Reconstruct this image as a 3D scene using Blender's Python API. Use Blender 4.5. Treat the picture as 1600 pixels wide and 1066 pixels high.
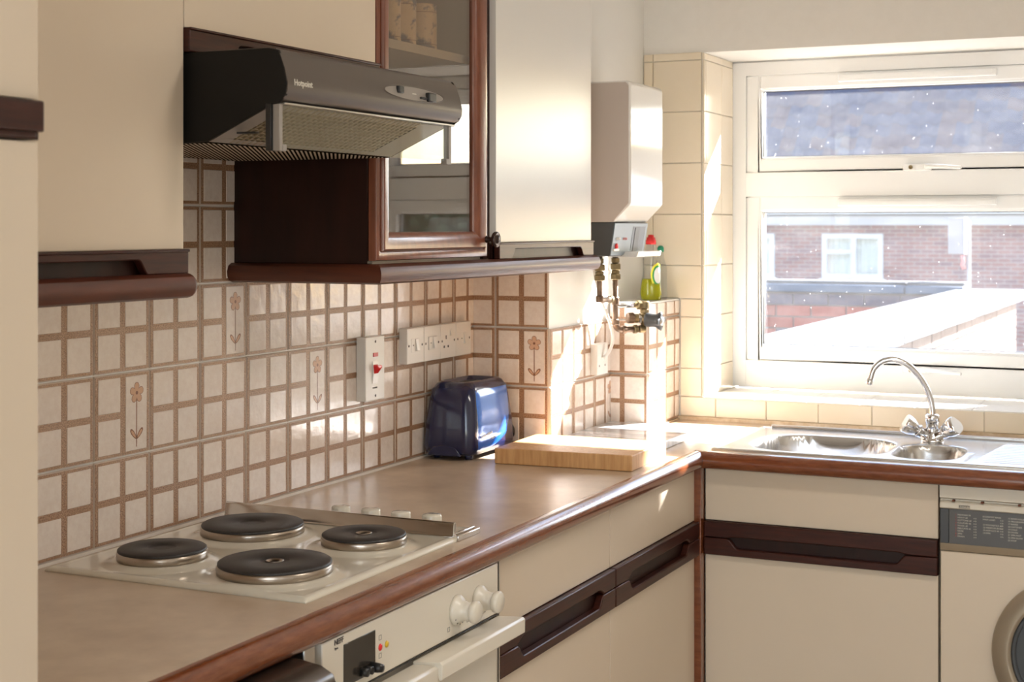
import bpy, bmesh, math, random
from mathutils import Vector, Matrix
random.seed(7)
S = bpy.context.scene
for o in list(bpy.data.objects): bpy.data.objects.remove(o)
COL = S.collection
R = math.radians

# ------------------------------------------------------------------ camera, sky, sun, added fill lamps, exposure
cam = bpy.data.cameras.new('camera'); co = bpy.data.objects.new('camera', cam); COL.objects.link(co)
co.location = (1.772, -2.052, 1.463); co.rotation_euler = (R(90), 0, R(25.238))
cam.sensor_width = 36; cam.lens = 2356.4/1600*36; cam.shift_y = -(533-354.6)/1600
cam.clip_start = .05; cam.clip_end = 300
cam.dof.use_dof = True; cam.dof.focus_distance = 2.9; cam.dof.aperture_fstop = 8.5
S.camera = co
S.view_settings.view_transform = 'Standard'; S.view_settings.look = 'None'
S.view_settings.gamma = 1; S.view_settings.use_curve_mapping = False
S.view_settings.exposure = 0.32

w = bpy.data.worlds.new('sky'); S.world = w; w.use_nodes = True
nt = w.node_tree; nt.nodes.clear()
sky = nt.nodes.new('ShaderNodeTexSky'); sky.sky_type = 'NISHITA'; sky.sun_disc = False
sky.sun_elevation = R(33); sky.sun_rotation = R(33); sky.air_density = 1.0; sky.dust_density = .8; sky.ozone_density = .6
bg = nt.nodes.new('ShaderNodeBackground'); bg.inputs[1].default_value = .66
wo = nt.nodes.new('ShaderNodeOutputWorld')
nt.links.new(sky.outputs[0], bg.inputs[0]); nt.links.new(bg.outputs[0], wo.inputs[0])

sun = bpy.data.lights.new('sun', 'SUN'); sun.energy = 42; sun.angle = R(.6); sun.color = (1, .975, .94)
so = bpy.data.objects.new('sun', sun); COL.objects.link(so)
so.rotation_euler = Vector((-.65, -1, -.78)).to_track_quat('-Z', 'Y').to_euler()

def area(name, loc, direction, sx, sy, power, col):
    l = bpy.data.lights.new(name, 'AREA'); l.shape = 'RECTANGLE'; l.size = sx; l.size_y = sy
    l.energy = power; l.color = col
    o = bpy.data.objects.new(name, l); COL.objects.link(o); o.location = loc
    o.rotation_euler = Vector(direction).to_track_quat('-Z', 'Y').to_euler()
    return o
# added fill lights: at an assumed patio door behind the camera, and ceiling tube
area('back_fill_light', (1.7, -3.42, 1.25), (0, 1, 0), 1.8, 1.9, 18, (1, .92, .85))
area('ceiling_fill_light', (1.9, .2, 2.30), (0, 0, -1), 1.2, .16, 12, (1, .91, .82))

# ------------------------------------------------------------------ materials
MATS = {}
def nodes(m): return m.node_tree.nodes, m.node_tree.links
def mat(name, col, rough=.5, metal=0, coat=0, spec=.5, noise=None, bump=None, col2=None, ramp=(.35, .65), stretch=(1, 1, 1)):
    """principled with an optional noise between col and col2 and an optional bump (scale, strength)"""
    m = bpy.data.materials.new(name); m.use_nodes = True; N, L = nodes(m)
    p = N['Principled BSDF']; p.inputs['Base Color'].default_value = (*col, 1)
    p.inputs['Roughness'].default_value = rough; p.inputs['Metallic'].default_value = metal
    p.inputs['Coat Weight'].default_value = coat; p.inputs['Coat Roughness'].default_value = .12
    p.inputs['Specular IOR Level'].default_value = spec
    if noise or bump:
        tc = N.new('ShaderNodeTexCoord'); mp = N.new('ShaderNodeMapping'); L.new(tc.outputs['Object'], mp.inputs[0])
        mp.inputs['Scale'].default_value = stretch
    if noise:
        n = N.new('ShaderNodeTexNoise'); n.inputs['Scale'].default_value = noise; n.inputs['Detail'].default_value = 6
        n.inputs['Roughness'].default_value = .6
        L.new(mp.outputs[0], n.inputs['Vector'])
        r = N.new('ShaderNodeValToRGB'); r.color_ramp.elements[0].position = ramp[0]; r.color_ramp.elements[1].position = ramp[1]
        r.color_ramp.elements[0].color = (*col, 1); r.color_ramp.elements[1].color = (*(col2 or col), 1)
        L.new(n.outputs[0], r.inputs[0]); L.new(r.outputs[0], p.inputs['Base Color'])
    if bump:
        n2 = N.new('ShaderNodeTexNoise'); n2.inputs['Scale'].default_value = bump[0]; n2.inputs['Detail'].default_value = 3
        L.new(mp.outputs[0], n2.inputs['Vector'])
        b = N.new('ShaderNodeBump'); b.inputs['Strength'].default_value = bump[1]; b.inputs['Distance'].default_value = bump[2] if len(bump) > 2 else .002
        L.new(n2.outputs[0], b.inputs['Height']); L.new(b.outputs[0], p.inputs['Normal'])
    MATS[name] = m; return m
def emis(name, col, s):
    m = mat(name, col); p = m.node_tree.nodes['Principled BSDF']
    p.inputs['Emission Color'].default_value = (*col, 1); p.inputs['Emission Strength'].default_value = s; return m
def glassy(name, tint=(1, 1, 1), ior=1.5, veil=0, specks=False, grough=.02):
    m = bpy.data.materials.new(name); m.use_nodes = True; N, L = nodes(m); N.clear()
    out = N.new('ShaderNodeOutputMaterial'); tr = N.new('ShaderNodeBsdfTransparent'); tr.inputs[0].default_value = (*tint, 1)
    gl = N.new('ShaderNodeBsdfGlossy'); gl.inputs['Roughness'].default_value = grough
    # Schlick reflectance, the same from both faces of the pane
    ge = N.new('ShaderNodeNewGeometry'); dt = N.new('ShaderNodeVectorMath'); dt.operation = 'DOT_PRODUCT'
    L.new(ge.outputs['Incoming'], dt.inputs[0]); L.new(ge.outputs['Normal'], dt.inputs[1])
    ab = N.new('ShaderNodeMath'); ab.operation = 'ABSOLUTE'; L.new(dt.outputs['Value'], ab.inputs[0])
    om = N.new('ShaderNodeMath'); om.operation = 'SUBTRACT'; om.inputs[0].default_value = 1; L.new(ab.outputs[0], om.inputs[1])
    pw = N.new('ShaderNodeMath'); pw.operation = 'POWER'; pw.inputs[1].default_value = 5; L.new(om.outputs[0], pw.inputs[0])
    f0 = ((ior-1)/(ior+1))**2
    fr = N.new('ShaderNodeMath'); fr.operation = 'MULTIPLY_ADD'; fr.inputs[1].default_value = 1-f0; fr.inputs[2].default_value = f0; L.new(pw.outputs[0], fr.inputs[0])
    mx = N.new('ShaderNodeMixShader'); L.new(fr.outputs[0], mx.inputs[0]); L.new(tr.outputs[0], mx.inputs[1]); L.new(gl.outputs[0], mx.inputs[2])
    last = mx
    if veil:
        tl = N.new('ShaderNodeBsdfTranslucent'); tl.inputs[0].default_value = (.95, .95, .95, 1)
        m2 = N.new('ShaderNodeMixShader'); m2.inputs[0].default_value = veil
        L.new(last.outputs[0], m2.inputs[1]); L.new(tl.outputs[0], m2.inputs[2])
        tc = N.new('ShaderNodeTexCoord')
        mpd = N.new('ShaderNodeMapping'); mpd.inputs['Scale'].default_value = (3, 1, 8); L.new(tc.outputs['Object'], mpd.inputs[0])
        n = N.new('ShaderNodeTexNoise'); n.inputs['Scale'].default_value = 3; n.inputs['Detail'].default_value = 5; L.new(mpd.outputs[0], n.inputs['Vector'])
        v = N.new('ShaderNodeTexVoronoi'); v.inputs['Scale'].default_value = 55; v.inputs['Randomness'].default_value = 1; L.new(tc.outputs['Object'], v.inputs['Vector'])
        lt = N.new('ShaderNodeMath'); lt.operation = 'LESS_THAN'; lt.inputs[1].default_value = .075; L.new(v.outputs['Distance'], lt.inputs[0])
        sp = N.new('ShaderNodeSeparateColor'); L.new(v.outputs['Color'], sp.inputs[0])
        g2 = N.new('ShaderNodeMath'); g2.operation = 'GREATER_THAN'; g2.inputs[1].default_value = .72; L.new(sp.outputs[0], g2.inputs[0])
        mu = N.new('ShaderNodeMath'); mu.operation = 'MULTIPLY'; L.new(lt.outputs[0], mu.inputs[0]); L.new(g2.outputs[0], mu.inputs[1])
        m3 = N.new('ShaderNodeMath'); m3.operation = 'MULTIPLY'; m3.inputs[1].default_value = .22; L.new(mu.outputs[0], m3.inputs[0])
        m4 = N.new('ShaderNodeMath'); m4.operation = 'MULTIPLY_ADD'; m4.inputs[1].default_value = veil*1.3; m4.inputs[2].default_value = veil*.35; L.new(n.outputs[0], m4.inputs[0])
        ad = N.new('ShaderNodeMath'); ad.operation = 'ADD'; L.new(m3.outputs[0], ad.inputs[0]); L.new(m4.outputs[0], ad.inputs[1])
        L.new(ad.outputs[0], m2.inputs[0]); last = m2
    L.new(last.outputs[0], out.inputs[0]); MATS[name] = m; return m

CREAM = mat('cream_laminate', (.67, .565, .435), .33, noise=1.5, col2=(.69, .585, .455), bump=(600, .05, .0006))
CREAMW = mat('cream_appliance', (.72, .665, .56), .28)
WALLP = mat('wall_paint', (.82, .79, .73), .8, noise=30, col2=(.84, .81, .75), bump=(120, .15))
WHITEP = mat('white_gloss_wall', (.85, .83, .78), .35)
UPVC = mat('white_plastic_frame', (.88, .885, .875), .25)
MAHO = mat('mahogany', (.055, .013, .006), .42, coat=.08, noise=6, col2=(.13, .032, .013), stretch=(1, 1, 9), ramp=(.3, .75))
MAHOH = mat('mahogany_strip', (.024, .006, .004), .40, coat=.06, spec=.3, noise=6, col2=(.065, .015, .008), stretch=(2, 2, 30), ramp=(.3, .75))
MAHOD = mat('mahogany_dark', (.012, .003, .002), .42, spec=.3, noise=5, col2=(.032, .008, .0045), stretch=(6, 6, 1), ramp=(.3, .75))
MAHOR = mat('mahogany_red', (.13, .032, .010), .24, coat=.6, noise=5, col2=(.25, .075, .026), stretch=(4, 4, 30), ramp=(.3, .8))
MAHOF = mat('mahogany_frame', (.15, .045, .022), .30, coat=.3, noise=5, col2=(.27, .085, .042), stretch=(9, 9, 1.5), ramp=(.3, .8))
def worktop_mat():
    m = mat('beige_worktop', (.45, .335, .235), .30, noise=7, col2=(.66, .53, .39), ramp=(.3, .7), bump=(350, .08, .0008)); return m
WORK = worktop_mat()
TCREAM = mat('tile_glaze', (.76, .655, .575), .13, noise=90, col2=(.82, .73, .65), coat=.3, bump=(38, .55, .0016))
TBROWN = mat('tile_brown_band', (.20, .095, .045), .32, noise=420, col2=(.50, .31, .19), ramp=(.38, .62), bump=(420, .8, .0012))
GROUT = mat('grout', (.66, .55, .46), .5)
TBEIGE = mat('beige_tile', (.82, .71, .54), .16, noise=2.5, col2=(.85, .75, .60), bump=(18, .10, .001))
TSILL = mat('white_sill_tile', (.80, .77, .71), .2)
TFLOWER = mat('flower_print', (.64, .40, .27), .2)
TOUT = mat('flower_outline', (.22, .09, .045), .3)
STEEL = mat('brushed_steel', (.62, .62, .62), .22, 1, noise=60, col2=(.72, .72, .72), stretch=(1, 14, 14), bump=(160, .05, .0005))
CHROME = mat('chrome', (.75, .75, .76), .06, 1)
HOODF = mat('hood_metallic', (.135, .115, .100), .36, .65)
HOODB = mat('hood_black', (.006, .005, .004), .6, spec=.25)
HOODG = mat('hood_grey', (.30, .27, .24), .45, .2)
FILT = mat('filter_mesh', (.33, .27, .18), .4, .6)
HOTPL = mat('hotplate_iron', (.030, .027, .026), .5, .2, noise=240, col2=(.045, .04, .038))
RING = mat('hotplate_ring', (.46, .40, .34), .28, 1)
ENAM = mat('cream_enamel', (.70, .65, .54), .12, coat=.4)
BLACK = mat('black_plastic', (.012, .012, .013), .3)
DGREY = mat('dark_grey_plastic', (.06, .065, .07), .4)
MGREY = mat('slate_plastic', (.22, .27, .30), .35)
WPLAS = mat('white_plastic', (.78, .76, .72), .3)
RED = mat('red_plastic', (.75, .02, .02), .25)
PINK = mat('neon_lens', (.60, .09, .10), .2)
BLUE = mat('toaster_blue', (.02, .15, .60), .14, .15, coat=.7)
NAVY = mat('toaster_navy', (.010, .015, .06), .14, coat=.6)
WOODB = mat('chopping_wood', (.50, .25, .09), .45, noise=4, col2=(.70, .42, .19), stretch=(26, 26, 2), ramp=(.3, .7))
MARB = mat('white_marble', (.42, .43, .44), .12, noise=5, col2=(.75, .75, .74), stretch=(1, 5, 1), ramp=(.40, .58), coat=.3)
COPPER = mat('tarnished_copper', (.15, .10, .07), .40, .8, noise=30, col2=(.30, .21, .15))
BRASS = mat('brass', (.36, .28, .15), .34, .85, noise=40, col2=(.24, .19, .11))
BOIL = mat('boiler_enamel', (.80, .78, .74), .16, coat=.3)
BOILS = mat('boiler_side', (.56, .49, .44), .3)
MUG = mat('mug_china', (.85, .62, .38), .3, noise=24, col2=(.22, .20, .22), ramp=(.52, .60))
CABIN = mat('cabinet_inside', (.62, .54, .44), .6)
ALU = mat('aluminium', (.6, .58, .55), .3, 1)
DMET = mat('dark_metal', (.13, .11, .095), .22, .9)
CLOCK = mat('clock_glass', (.03, .025, .02), .15)
YEL = mat('yellow_plastic', (.70, .45, .03), .3)
GREEN = mat('green_plastic', (.01, .25, .12), .3)
GREENL = mat('green_label', (.03, .30, .06), .4)
YLAB = mat('yellow_label', (.85, .75, .05), .4)
LETTER = mat('grey_lettering', (.09, .08, .075), .5)
LETTERW = mat('pale_lettering', (.62, .58, .50), .4)
LETTERR = mat('red_lettering', (.50, .07, .05), .4)
FLOORM = mat('floor_vinyl', (.50, .40, .30), .5, noise=8, col2=(.56, .46, .36))
CEIL = mat('ceiling_paint', (.80, .77, .70), .9)
SEAL = mat('sealant', (.74, .68, .60), .5)
GRIME = mat('grimy_sealant', (.55, .40, .24), .6, noise=40, col2=(.72, .60, .44))
BRICK_D = mat('dark_brick', (.065, .055, .09), .8, noise=30, col2=(.11, .07, .09))
BRICK_R = mat('red_brick', (.31, .055, .03), .85, noise=25, col2=(.38, .085, .05))
BRICK_P = mat('peach_brick', (.135, .080, .050), .85, noise=25, col2=(.185, .12, .08))
MORT = mat('mortar', (.20, .15, .135), .9)
CONC = mat('coping_concrete', (.055, .056, .06), .9, noise=14, col2=(.090, .090, .094))
FRAMEW = mat('house_window_paint', (.50, .50, .51), .5)
FASC = mat('fascia_paint', (.36, .34, .33), .7)
ROOFM = [mat('roof_tile_blue', (.060, .060, .092), .7, noise=6, col2=(.080, .078, .112)),
         mat('roof_tile_plum', (.078, .062, .082), .7, noise=6, col2=(.100, .076, .090)),
         mat('roof_tile_rust', (.105, .070, .078), .7, noise=6, col2=(.125, .085, .085))]
SLATE = mat('coping_slate', (.06, .09, .14), .7)
GROUND = mat('ground_gravel', (.16, .15, .14), .95, noise=30, col2=(.22, .21, .20))
CURT = mat('net_curtain', (.52, .56, .53), .8, noise=3, col2=(.72, .74, .70), stretch=(14, 1, .4), ramp=(.4, .6))
LEAF = mat('tree_leaf', (.05, .09, .03), .7, noise=4, col2=(.09, .14, .05))
WINGL = glassy('window_glass', (.97, .98, 1), 1.45, veil=.014)
PANE = glassy('cabinet_glass', (.86, .82, .76), 2.0, grough=.015)
VISOR = glassy('visor_glass', (.90, .93, .90), 2.1)
PLASTIC = glassy('clear_plastic', (.90, .92, .93), 1.45)
def liquid():
    m = bpy.data.materials.new('yellow_liquid'); m.use_nodes = True; N, L = nodes(m); p = N['Principled BSDF']
    p.inputs['Base Color'].default_value = (.62, .60, .01, 1); p.inputs['Roughness'].default_value = .1
    p.inputs['Transmission Weight'].default_value = .55; p.inputs['IOR'].default_value = 1.33
    return m
LIQ = liquid()
def far_brick():
    m = bpy.data.materials.new('house_brickwork'); m.use_nodes = True; N, L = nodes(m); p = N['Principled BSDF']
    tc = N.new('ShaderNodeTexCoord'); mp = N.new('ShaderNodeMapping'); mp.inputs['Rotation'].default_value = (R(90), 0, 0)
    L.new(tc.outputs['Object'], mp.inputs[0])
    b = N.new('ShaderNodeTexBrick'); b.inputs['Color1'].default_value = (.22, .085, .07, 1); b.inputs['Color2'].default_value = (.12, .065, .085, 1)
    b.inputs['Mortar'].default_value = (.27, .21, .20, 1); b.inputs['Scale'].default_value = 1; b.inputs['Mortar Size'].default_value = .008
    b.inputs['Brick Width'].default_value = .225; b.inputs['Row Height'].default_value = .075; b.inputs['Bias'].default_value = -.35
    L.new(mp.outputs[0], b.inputs['Vector']); L.new(b.outputs[0], p.inputs['Base Color']); p.inputs['Roughness'].default_value = .9
    return m
HBRICK = far_brick()

# ------------------------------------------------------------------ object helpers
def tag(o, label=None, cat=None, group=None, kind=None):
    if label: o['label'] = label
    if cat: o['category'] = cat
    if group: o['group'] = group
    if kind: o['kind'] = kind
    return o
def base_of(o):
    v = Vector((0, 0, 0))
    while o is not None: v += o.location; o = o.parent
    return v
def thing(name, label, cat, loc=(0, 0, 0), group=None):
    o = bpy.data.objects.new(name, None); o.empty_display_size = .05; COL.objects.link(o); o.location = loc
    return tag(o, label, cat, group)
class B:
    """collects shapes given in world coordinates; build() links them as ONE mesh object"""
    def __init__(s): s.v = []; s.f = []; s.mi = []; s.sm = []
    def add(s, vs, fs, mi=0, smooth=False):
        k = len(s.v); s.v += [tuple(v) for v in vs]
        for f in fs: s.f.append([i+k for i in f]); s.mi.append(mi); s.sm.append(smooth)
        return s
    def box(s, a, b, mi=0):
        x0, y0, z0 = [min(a[i], b[i]) for i in range(3)]; x1, y1, z1 = [max(a[i], b[i]) for i in range(3)]
        return s.add([(x0, y0, z0), (x1, y0, z0), (x1, y1, z0), (x0, y1, z0), (x0, y0, z1), (x1, y0, z1), (x1, y1, z1), (x0, y1, z1)],
                     [(0, 3, 2, 1), (4, 5, 6, 7), (0, 1, 5, 4), (1, 2, 6, 5), (2, 3, 7, 6), (3, 0, 4, 7)], mi)
    def prism(s, poly, axis, a, b, mi=0, smooth=False):
        """poly: 2-D outline; axis x -> (y,z), y -> (x,z), z -> (x,y)"""
        def P(u, v, t): return {'x': (t, u, v), 'y': (u, t, v), 'z': (u, v, t)}[axis]
        n = len(poly); ar = sum(poly[i][0]*poly[(i+1) % n][1]-poly[(i+1) % n][0]*poly[i][1] for i in range(n))
        pl = list(poly) if ar > 0 else list(poly)[::-1]
        if axis == 'y': pl = pl[::-1]
        if a > b: a, b = b, a
        vs = [P(u, v, a) for u, v in pl]+[P(u, v, b) for u, v in pl]
        s.add(vs, [tuple(range(n))[::-1], tuple(range(n, 2*n))], mi)
        return s.add(vs, [(i, (i+1) % n, n+(i+1) % n, n+i) for i in range(n)], mi, smooth)
    def lathe(s, prof, org, axis=(0, 0, 1), n=32, mi=0, smooth=True, sx=1, sy=1):
        """prof: list of (radius, height) along axis from org"""
        q = Vector((0, 0, 1)).rotation_difference(Vector(axis).normalized()); org = Vector(org); vs = []
        for r, h in prof:
            for k in range(n):
                a = 2*math.pi*k/n; vs.append(org+q @ Vector((r*math.cos(a)*sx, r*math.sin(a)*sy, h)))
        fs = [(j*n+k, j*n+(k+1) % n, (j+1)*n+(k+1) % n, (j+1)*n+k) for j in range(len(prof)-1) for k in range(n)]
        s.add(vs, fs, mi, smooth)
        if prof[0][0] > 1e-6: s.add(vs[:n], [tuple(range(n))[::-1]], mi)
        if prof[-1][0] > 1e-6: s.add(vs[-n:], [tuple(range(n))], mi)
        return s
    def cyl(s, a, b, r, n=20, mi=0, r2=None):
        a = Vector(a); b = Vector(b); return s.lathe([(r, 0), (r2 if r2 is not None else r, (b-a).length)], a, b-a, n, mi)
    def tube(s, pts, r, n=14, mi=0, cap=True):
        pts = [Vector(p) for p in pts]; m = len(pts); vs = []; up = None
        rr = r if isinstance(r, (list, tuple)) else [r]*m
        for i, p in enumerate(pts):
            t = (pts[min(i+1, m-1)]-pts[max(i-1, 0)]).normalized()
            if up is None:
                up = t.orthogonal().normalized()
            else:
                up = (up-t*up.dot(t)).normalized()
            w2 = t.cross(up)
            for k in range(n):
                a = 2*math.pi*k/n; vs.append(p+(up*math.cos(a)+w2*math.sin(a))*rr[i])
        fs = [(j*n+k, j*n+(k+1) % n, (j+1)*n+(k+1) % n, (j+1)*n+k) for j in range(m-1) for k in range(n)]
        s.add(vs, fs, mi, True)
        if cap: s.add(vs[:n], [tuple(range(n))[::-1]], mi); s.add(vs[-n:], [tuple(range(n))], mi)
        return s
    def loft(s, rings, mi=0, smooth=True, cap=True):
        n = len(rings[0]); vs = [p for r in rings for p in r]
        s.add(vs, [(j*n+k, j*n+(k+1) % n, (j+1)*n+(k+1) % n, (j+1)*n+k) for j in range(len(rings)-1) for k in range(n)], mi, smooth)
        if cap: s.add(rings[0], [tuple(range(n))[::-1]], mi); s.add(rings[-1], [tuple(range(n))], mi)
        return s
    def build(s, name, mats, parent=None, bevel=0, seg=2, label=None, fixn=True):
        me = bpy.data.meshes.new(name); off = base_of(parent) if parent else Vector((0, 0, 0))
        me.from_pydata([tuple(Vector(v)-off) for v in s.v], [], s.f)
        for m in (mats if isinstance(mats, (list, tuple)) else [mats]): me.materials.append(m)
        for p, mi, sm in zip(me.polygons, s.mi, s.sm): p.material_index = mi; p.use_smooth = sm
        if fixn:
            bm = bmesh.new(); bm.from_mesh(me); bmesh.ops.remove_doubles(bm, verts=bm.verts, dist=1e-6)
            bmesh.ops.recalc_face_normals(bm, faces=bm.faces); bm.to_mesh(me); bm.free()
        me.update()
        o = bpy.data.objects.new(name, me); COL.objects.link(o)
        if parent: o.parent = parent
        if bevel:
            b = o.modifiers.new('bevel', 'BEVEL'); b.width = bevel; b.segments = seg; b.limit_method = 'ANGLE'; b.angle_limit = R(40)
            for p in me.polygons: p.use_smooth = True
            me.set_sharp_from_angle(angle=R(60))
        if label: o['label'] = label
        return o
def smooth_path(pts, n=8):
    pts = [Vector(p) for p in pts]; out = []; P = [pts[0]]+pts+[pts[-1]]
    for i in range(1, len(P)-2):
        for k in range(n):
            t = k/n; p0, p1, p2, p3 = P[i-1], P[i], P[i+1], P[i+2]
            out.append(.5*((2*p1)+(-p0+p2)*t+(2*p0-5*p1+4*p2-p3)*t*t+(-p0+3*p1-3*p2+p3)*t**3))
    out.append(pts[-1]); return out
def rbox(cx, cy, hx, hy, r, n=6):
    out = []
    for sx, sy, a0 in ((1, 1, 0), (-1, 1, 90), (-1, -1, 180), (1, -1, 270)):
        for k in range(n+1):
            a = R(a0+90*k/n); out.append((cx+sx*(hx-r)+r*math.cos(a), cy+sy*(hy-r)+r*math.sin(a)))
    return out
def struct(name, b, m, bevel=0):
    return tag(b.build(name, m, None, bevel), kind='structure')
def lettering(text, size, org, xdir, ydir, m, parent, name='lettering', bold=False, shear=0, thick=.0004):
    """flat printed writing: a text laid with its baseline from org along xdir, up along ydir"""
    cu = bpy.data.curves.new('t', 'FONT'); cu.body = text; cu.size = size; cu.extrude = thick; cu.shear = shear
    cu.resolution_u = 2
    if bold: cu.offset = size*.02
    ob = bpy.data.objects.new('t', cu); COL.objects.link(ob)
    dg = bpy.context.evaluated_depsgraph_get(); dg.update()
    me = bpy.data.meshes.new_from_object(ob.evaluated_get(dg)); bpy.data.objects.remove(ob); bpy.data.curves.remove(cu)
    X = Vector(xdir).normalized(); Y = Vector(ydir).normalized(); Z = X.cross(Y)
    M = Matrix((X, Y, Z)).transposed().to_4x4(); M.translation = Vector(org)-base_of(parent)
    me.transform(M); me.materials.clear(); me.materials.append(m)
    o = bpy.data.objects.new(name, me); COL.objects.link(o); o.parent = parent; return o

# ------------------------------------------------------------------ the room shell
X1, YC, Y2, X3, YW = .219, 1.464, 1.885, .330, 2.16     # chimney return, ledge, window wall
XR, YB, ZC = 2.95, -3.5, 2.42
wl = struct('wall_left', B().prism([(-.15, YB-.1), (0, YB-.1), (0, YC), (X1, YC), (X1, YW+.30), (-.15, YW+.30)], 'z', 0, ZC), WHITEP)
ledge = struct('trim_1', B().box((X1, Y2, 0), (X3-.004, YW, 1.249)).box((X1, Y2-.004, 1.2492), (X3, YW-.002, 1.2525)), [WHITEP])
ledge['label'] = 'tiled boxed-in ledge in the corner under the water heater'
WX0, WX1, WZ0, WZ1 = .405, 1.515, .968, 1.971
wf = B()
wf.box((X1, YW, 0), (XR+.15, YW+.36, WZ0-.006)).box((X1, YW, WZ1), (XR+.15, YW+.36, ZC))
wf.box((X1, YW, WZ0-.006), (WX0-.004, YW+.36, WZ1)).box((WX1, YW, WZ0-.006), (XR+.15, YW+.36, WZ1))
wallf = struct('wall_far', wf, WALLP)
wallr = struct('wall_right', B().box((XR, YB-.1, 0), (XR+.15, YW, ZC)), WALLP)
wb = B(); wb.box((-.1, YB-.12, 0), (.75, YB, ZC)).box((2.65, YB-.12, 0), (XR, YB, ZC)).box((.75, YB-.12, 2.2), (2.65, YB, ZC))
wallb = struct('wall_back', wb, WALLP)
struct('floor', B().box((-.15, YB-.2, -.1), (XR+.15, YW+.36, 0)), FLOORM)
struct('ceiling', B().box((-.15, YB-.2, ZC), (XR+.15, YW+.36, ZC+.1)), CEIL)
# assumed patio door behind the camera, added to let fill daylight in
pdn = B().box((.75, YB-.10, .0), (.82, YB-.04, 2.2)).box((2.58, YB-.10, 0), (2.65, YB-.04, 2.2)).box((.82, YB-.10, 2.13), (2.58, YB-.04, 2.2)).box((.82, YB-.1, 0), (2.58, YB-.04, .08)).box((1.66, YB-.1, .08), (1.74, YB-.04, 2.13))
d1 = struct('added_door_1', pdn, UPVC)
for a, b_ in ((.82, 1.66), (1.74, 2.58)):
    B().box((a, YB-.074, .08), (b_, YB-.07, 2.13)).build('glass_pane', WINGL, d1)

# ------------------------------------------------------------------ wall tiles, each its own piece
T = .15
def petal(cx, cy, ang, l, wd, k):
    c, s_ = math.cos(ang), math.sin(ang); out = []
    for i in range(k):
        a = 2*math.pi*i/k; u = l*.5+l*.5*math.cos(a); v = wd*math.sin(a)*(.55+.45*(u/l))
        out.append((cx+u*c-v*s_, cy+u*s_+v*c))
    return out
_tm = {}
def tile_mesh(u0, u1, v0, v1, kind):
    """patterned tile in local (u,v,depth); clipped to [u0,u1]x[v0,v1]"""
    key = (round(u0, 3), round(u1, 3), round(v0, 3), round(v1, 3), kind)
    if key in _tm: return _tm[key]
    b = B(); g = .0012
    def bx(a0, a1, c0, c1, d0, d1, mi, ins=0):
        a0, a1, c0, c1 = max(a0, u0), min(a1, u1), max(c0, v0), min(c1, v1)
        if a1-a0 < .002 or c1-c0 < .002: return
        i = min(ins, (a1-a0)/3, (c1-c0)/3)
        vs = [(a0, c0, d0), (a1, c0, d0), (a1, c1, d0), (a0, c1, d0), (a0+i, c0+i, d1), (a1-i, c0+i, d1), (a1-i, c1-i, d1), (a0+i, c1-i, d1)]
        b.add(vs, [(4, 5, 6, 7), (0, 1, 5, 4), (1, 2, 6, 5), (2, 3, 7, 6), (3, 0, 4, 7)], mi, False)
    bx(u0+g, u1-g, v0+g, v1-g, 0, .0040, 0, .0012)          # pale rounded edge of the tile body
    e = .0030
    bx(e, T-e, e, T-e, .0038, .0046, 1, .0004)              # brown textured ground
    a0, a1 = T/2-.0070, T/2+.0070; m0, m1 = T/2-.0058, T/2+.0058; p = .0098; q = .0080
    if kind == 'flower_right': cells = [(p, a0, q, m0), (p, a0, m1, T-q), (a1, T-p, q, T-q)]
    else: cells = [(p, a0, q, m0), (a1, T-p, q, m0), (p, a0, m1, T-q), (a1, T-p, m1, T-q)]
    for c in cells: bx(*c, .0044, .0056, 2, .0010)
    if kind == 'flower_right':
        cx, cy = T*.742, .111
        def flat(poly, d, mi): b.add([(p[0], p[1], d) for p in poly], [tuple(range(len(poly)))], mi)
        for k in range(5):
            a = R(90+72*k)
            flat(petal(cx, cy, a, .0195, .0088, 10), .00575, 4); flat(petal(cx+.0012*math.cos(a), cy+.0012*math.sin(a), a, .0172, .0075, 10), .00590, 3)
        flat([(cx+.0035*math.cos(R(45*i)), cy+.0035*math.sin(R(45*i))) for i in range(8)], .00610, 4)
        flat([(cx-.0012, .014), (cx+.0012, .014), (cx+.0012, cy-.010), (cx-.0012, cy-.010)], .00580, 4)
        for sg in (1, -1):
            a = R(90-sg*42); flat(petal(cx, .028, a, .0255, .0056, 10), .00580, 4); flat(petal(cx+.003*math.cos(a), .028+.003*math.sin(a), a, .0195, .0033, 8), .00592, 3)
    me = bpy.data.meshes.new('tile'); me.from_pydata(b.v, [], b.f)
    for m in (GROUT, TBROWN, TCREAM, TFLOWER, TOUT): me.materials.append(m)
    for p, mi in zip(me.polygons, b.mi): p.material_index = mi
    me.update(); _tm[key] = me; return me
def plain_mesh(w_, h_, d=.006):
    key = ('plain', round(w_, 3), round(h_, 3))
    if key in _tm: return _tm[key]
    b = B(); g = .0008; i = .0016
    vs = [(g, g, 0), (w_-g, g, 0), (w_-g, h_-g, 0), (g, h_-g, 0), (g, g, d-i), (w_-g, g, d-i), (w_-g, h_-g, d-i), (g, h_-g, d-i), (g+i, g+i, d), (w_-g-i, g+i, d), (w_-g-i, h_-g-i, d), (g+i, h_-g-i, d)]
    fs = [(8, 9, 10, 11)]
    for k in range(4): fs += [(k, (k+1) % 4, 4+(k+1) % 4, 4+k), (4+k, 4+(k+1) % 4, 8+(k+1) % 4, 8+k)]
    me = bpy.data.meshes.new('tile'); me.from_pydata(vs, [], fs); me.materials.append(TBEIGE); me.update(); _tm[key] = me; return me
def sill_mesh(w_, h_):
    key = ('sill', round(w_, 3), round(h_, 3))
    if key not in _tm: me = plain_mesh(w_, h_).copy(); me.materials[0] = TSILL; _tm[key] = me
    return _tm[key]
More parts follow.
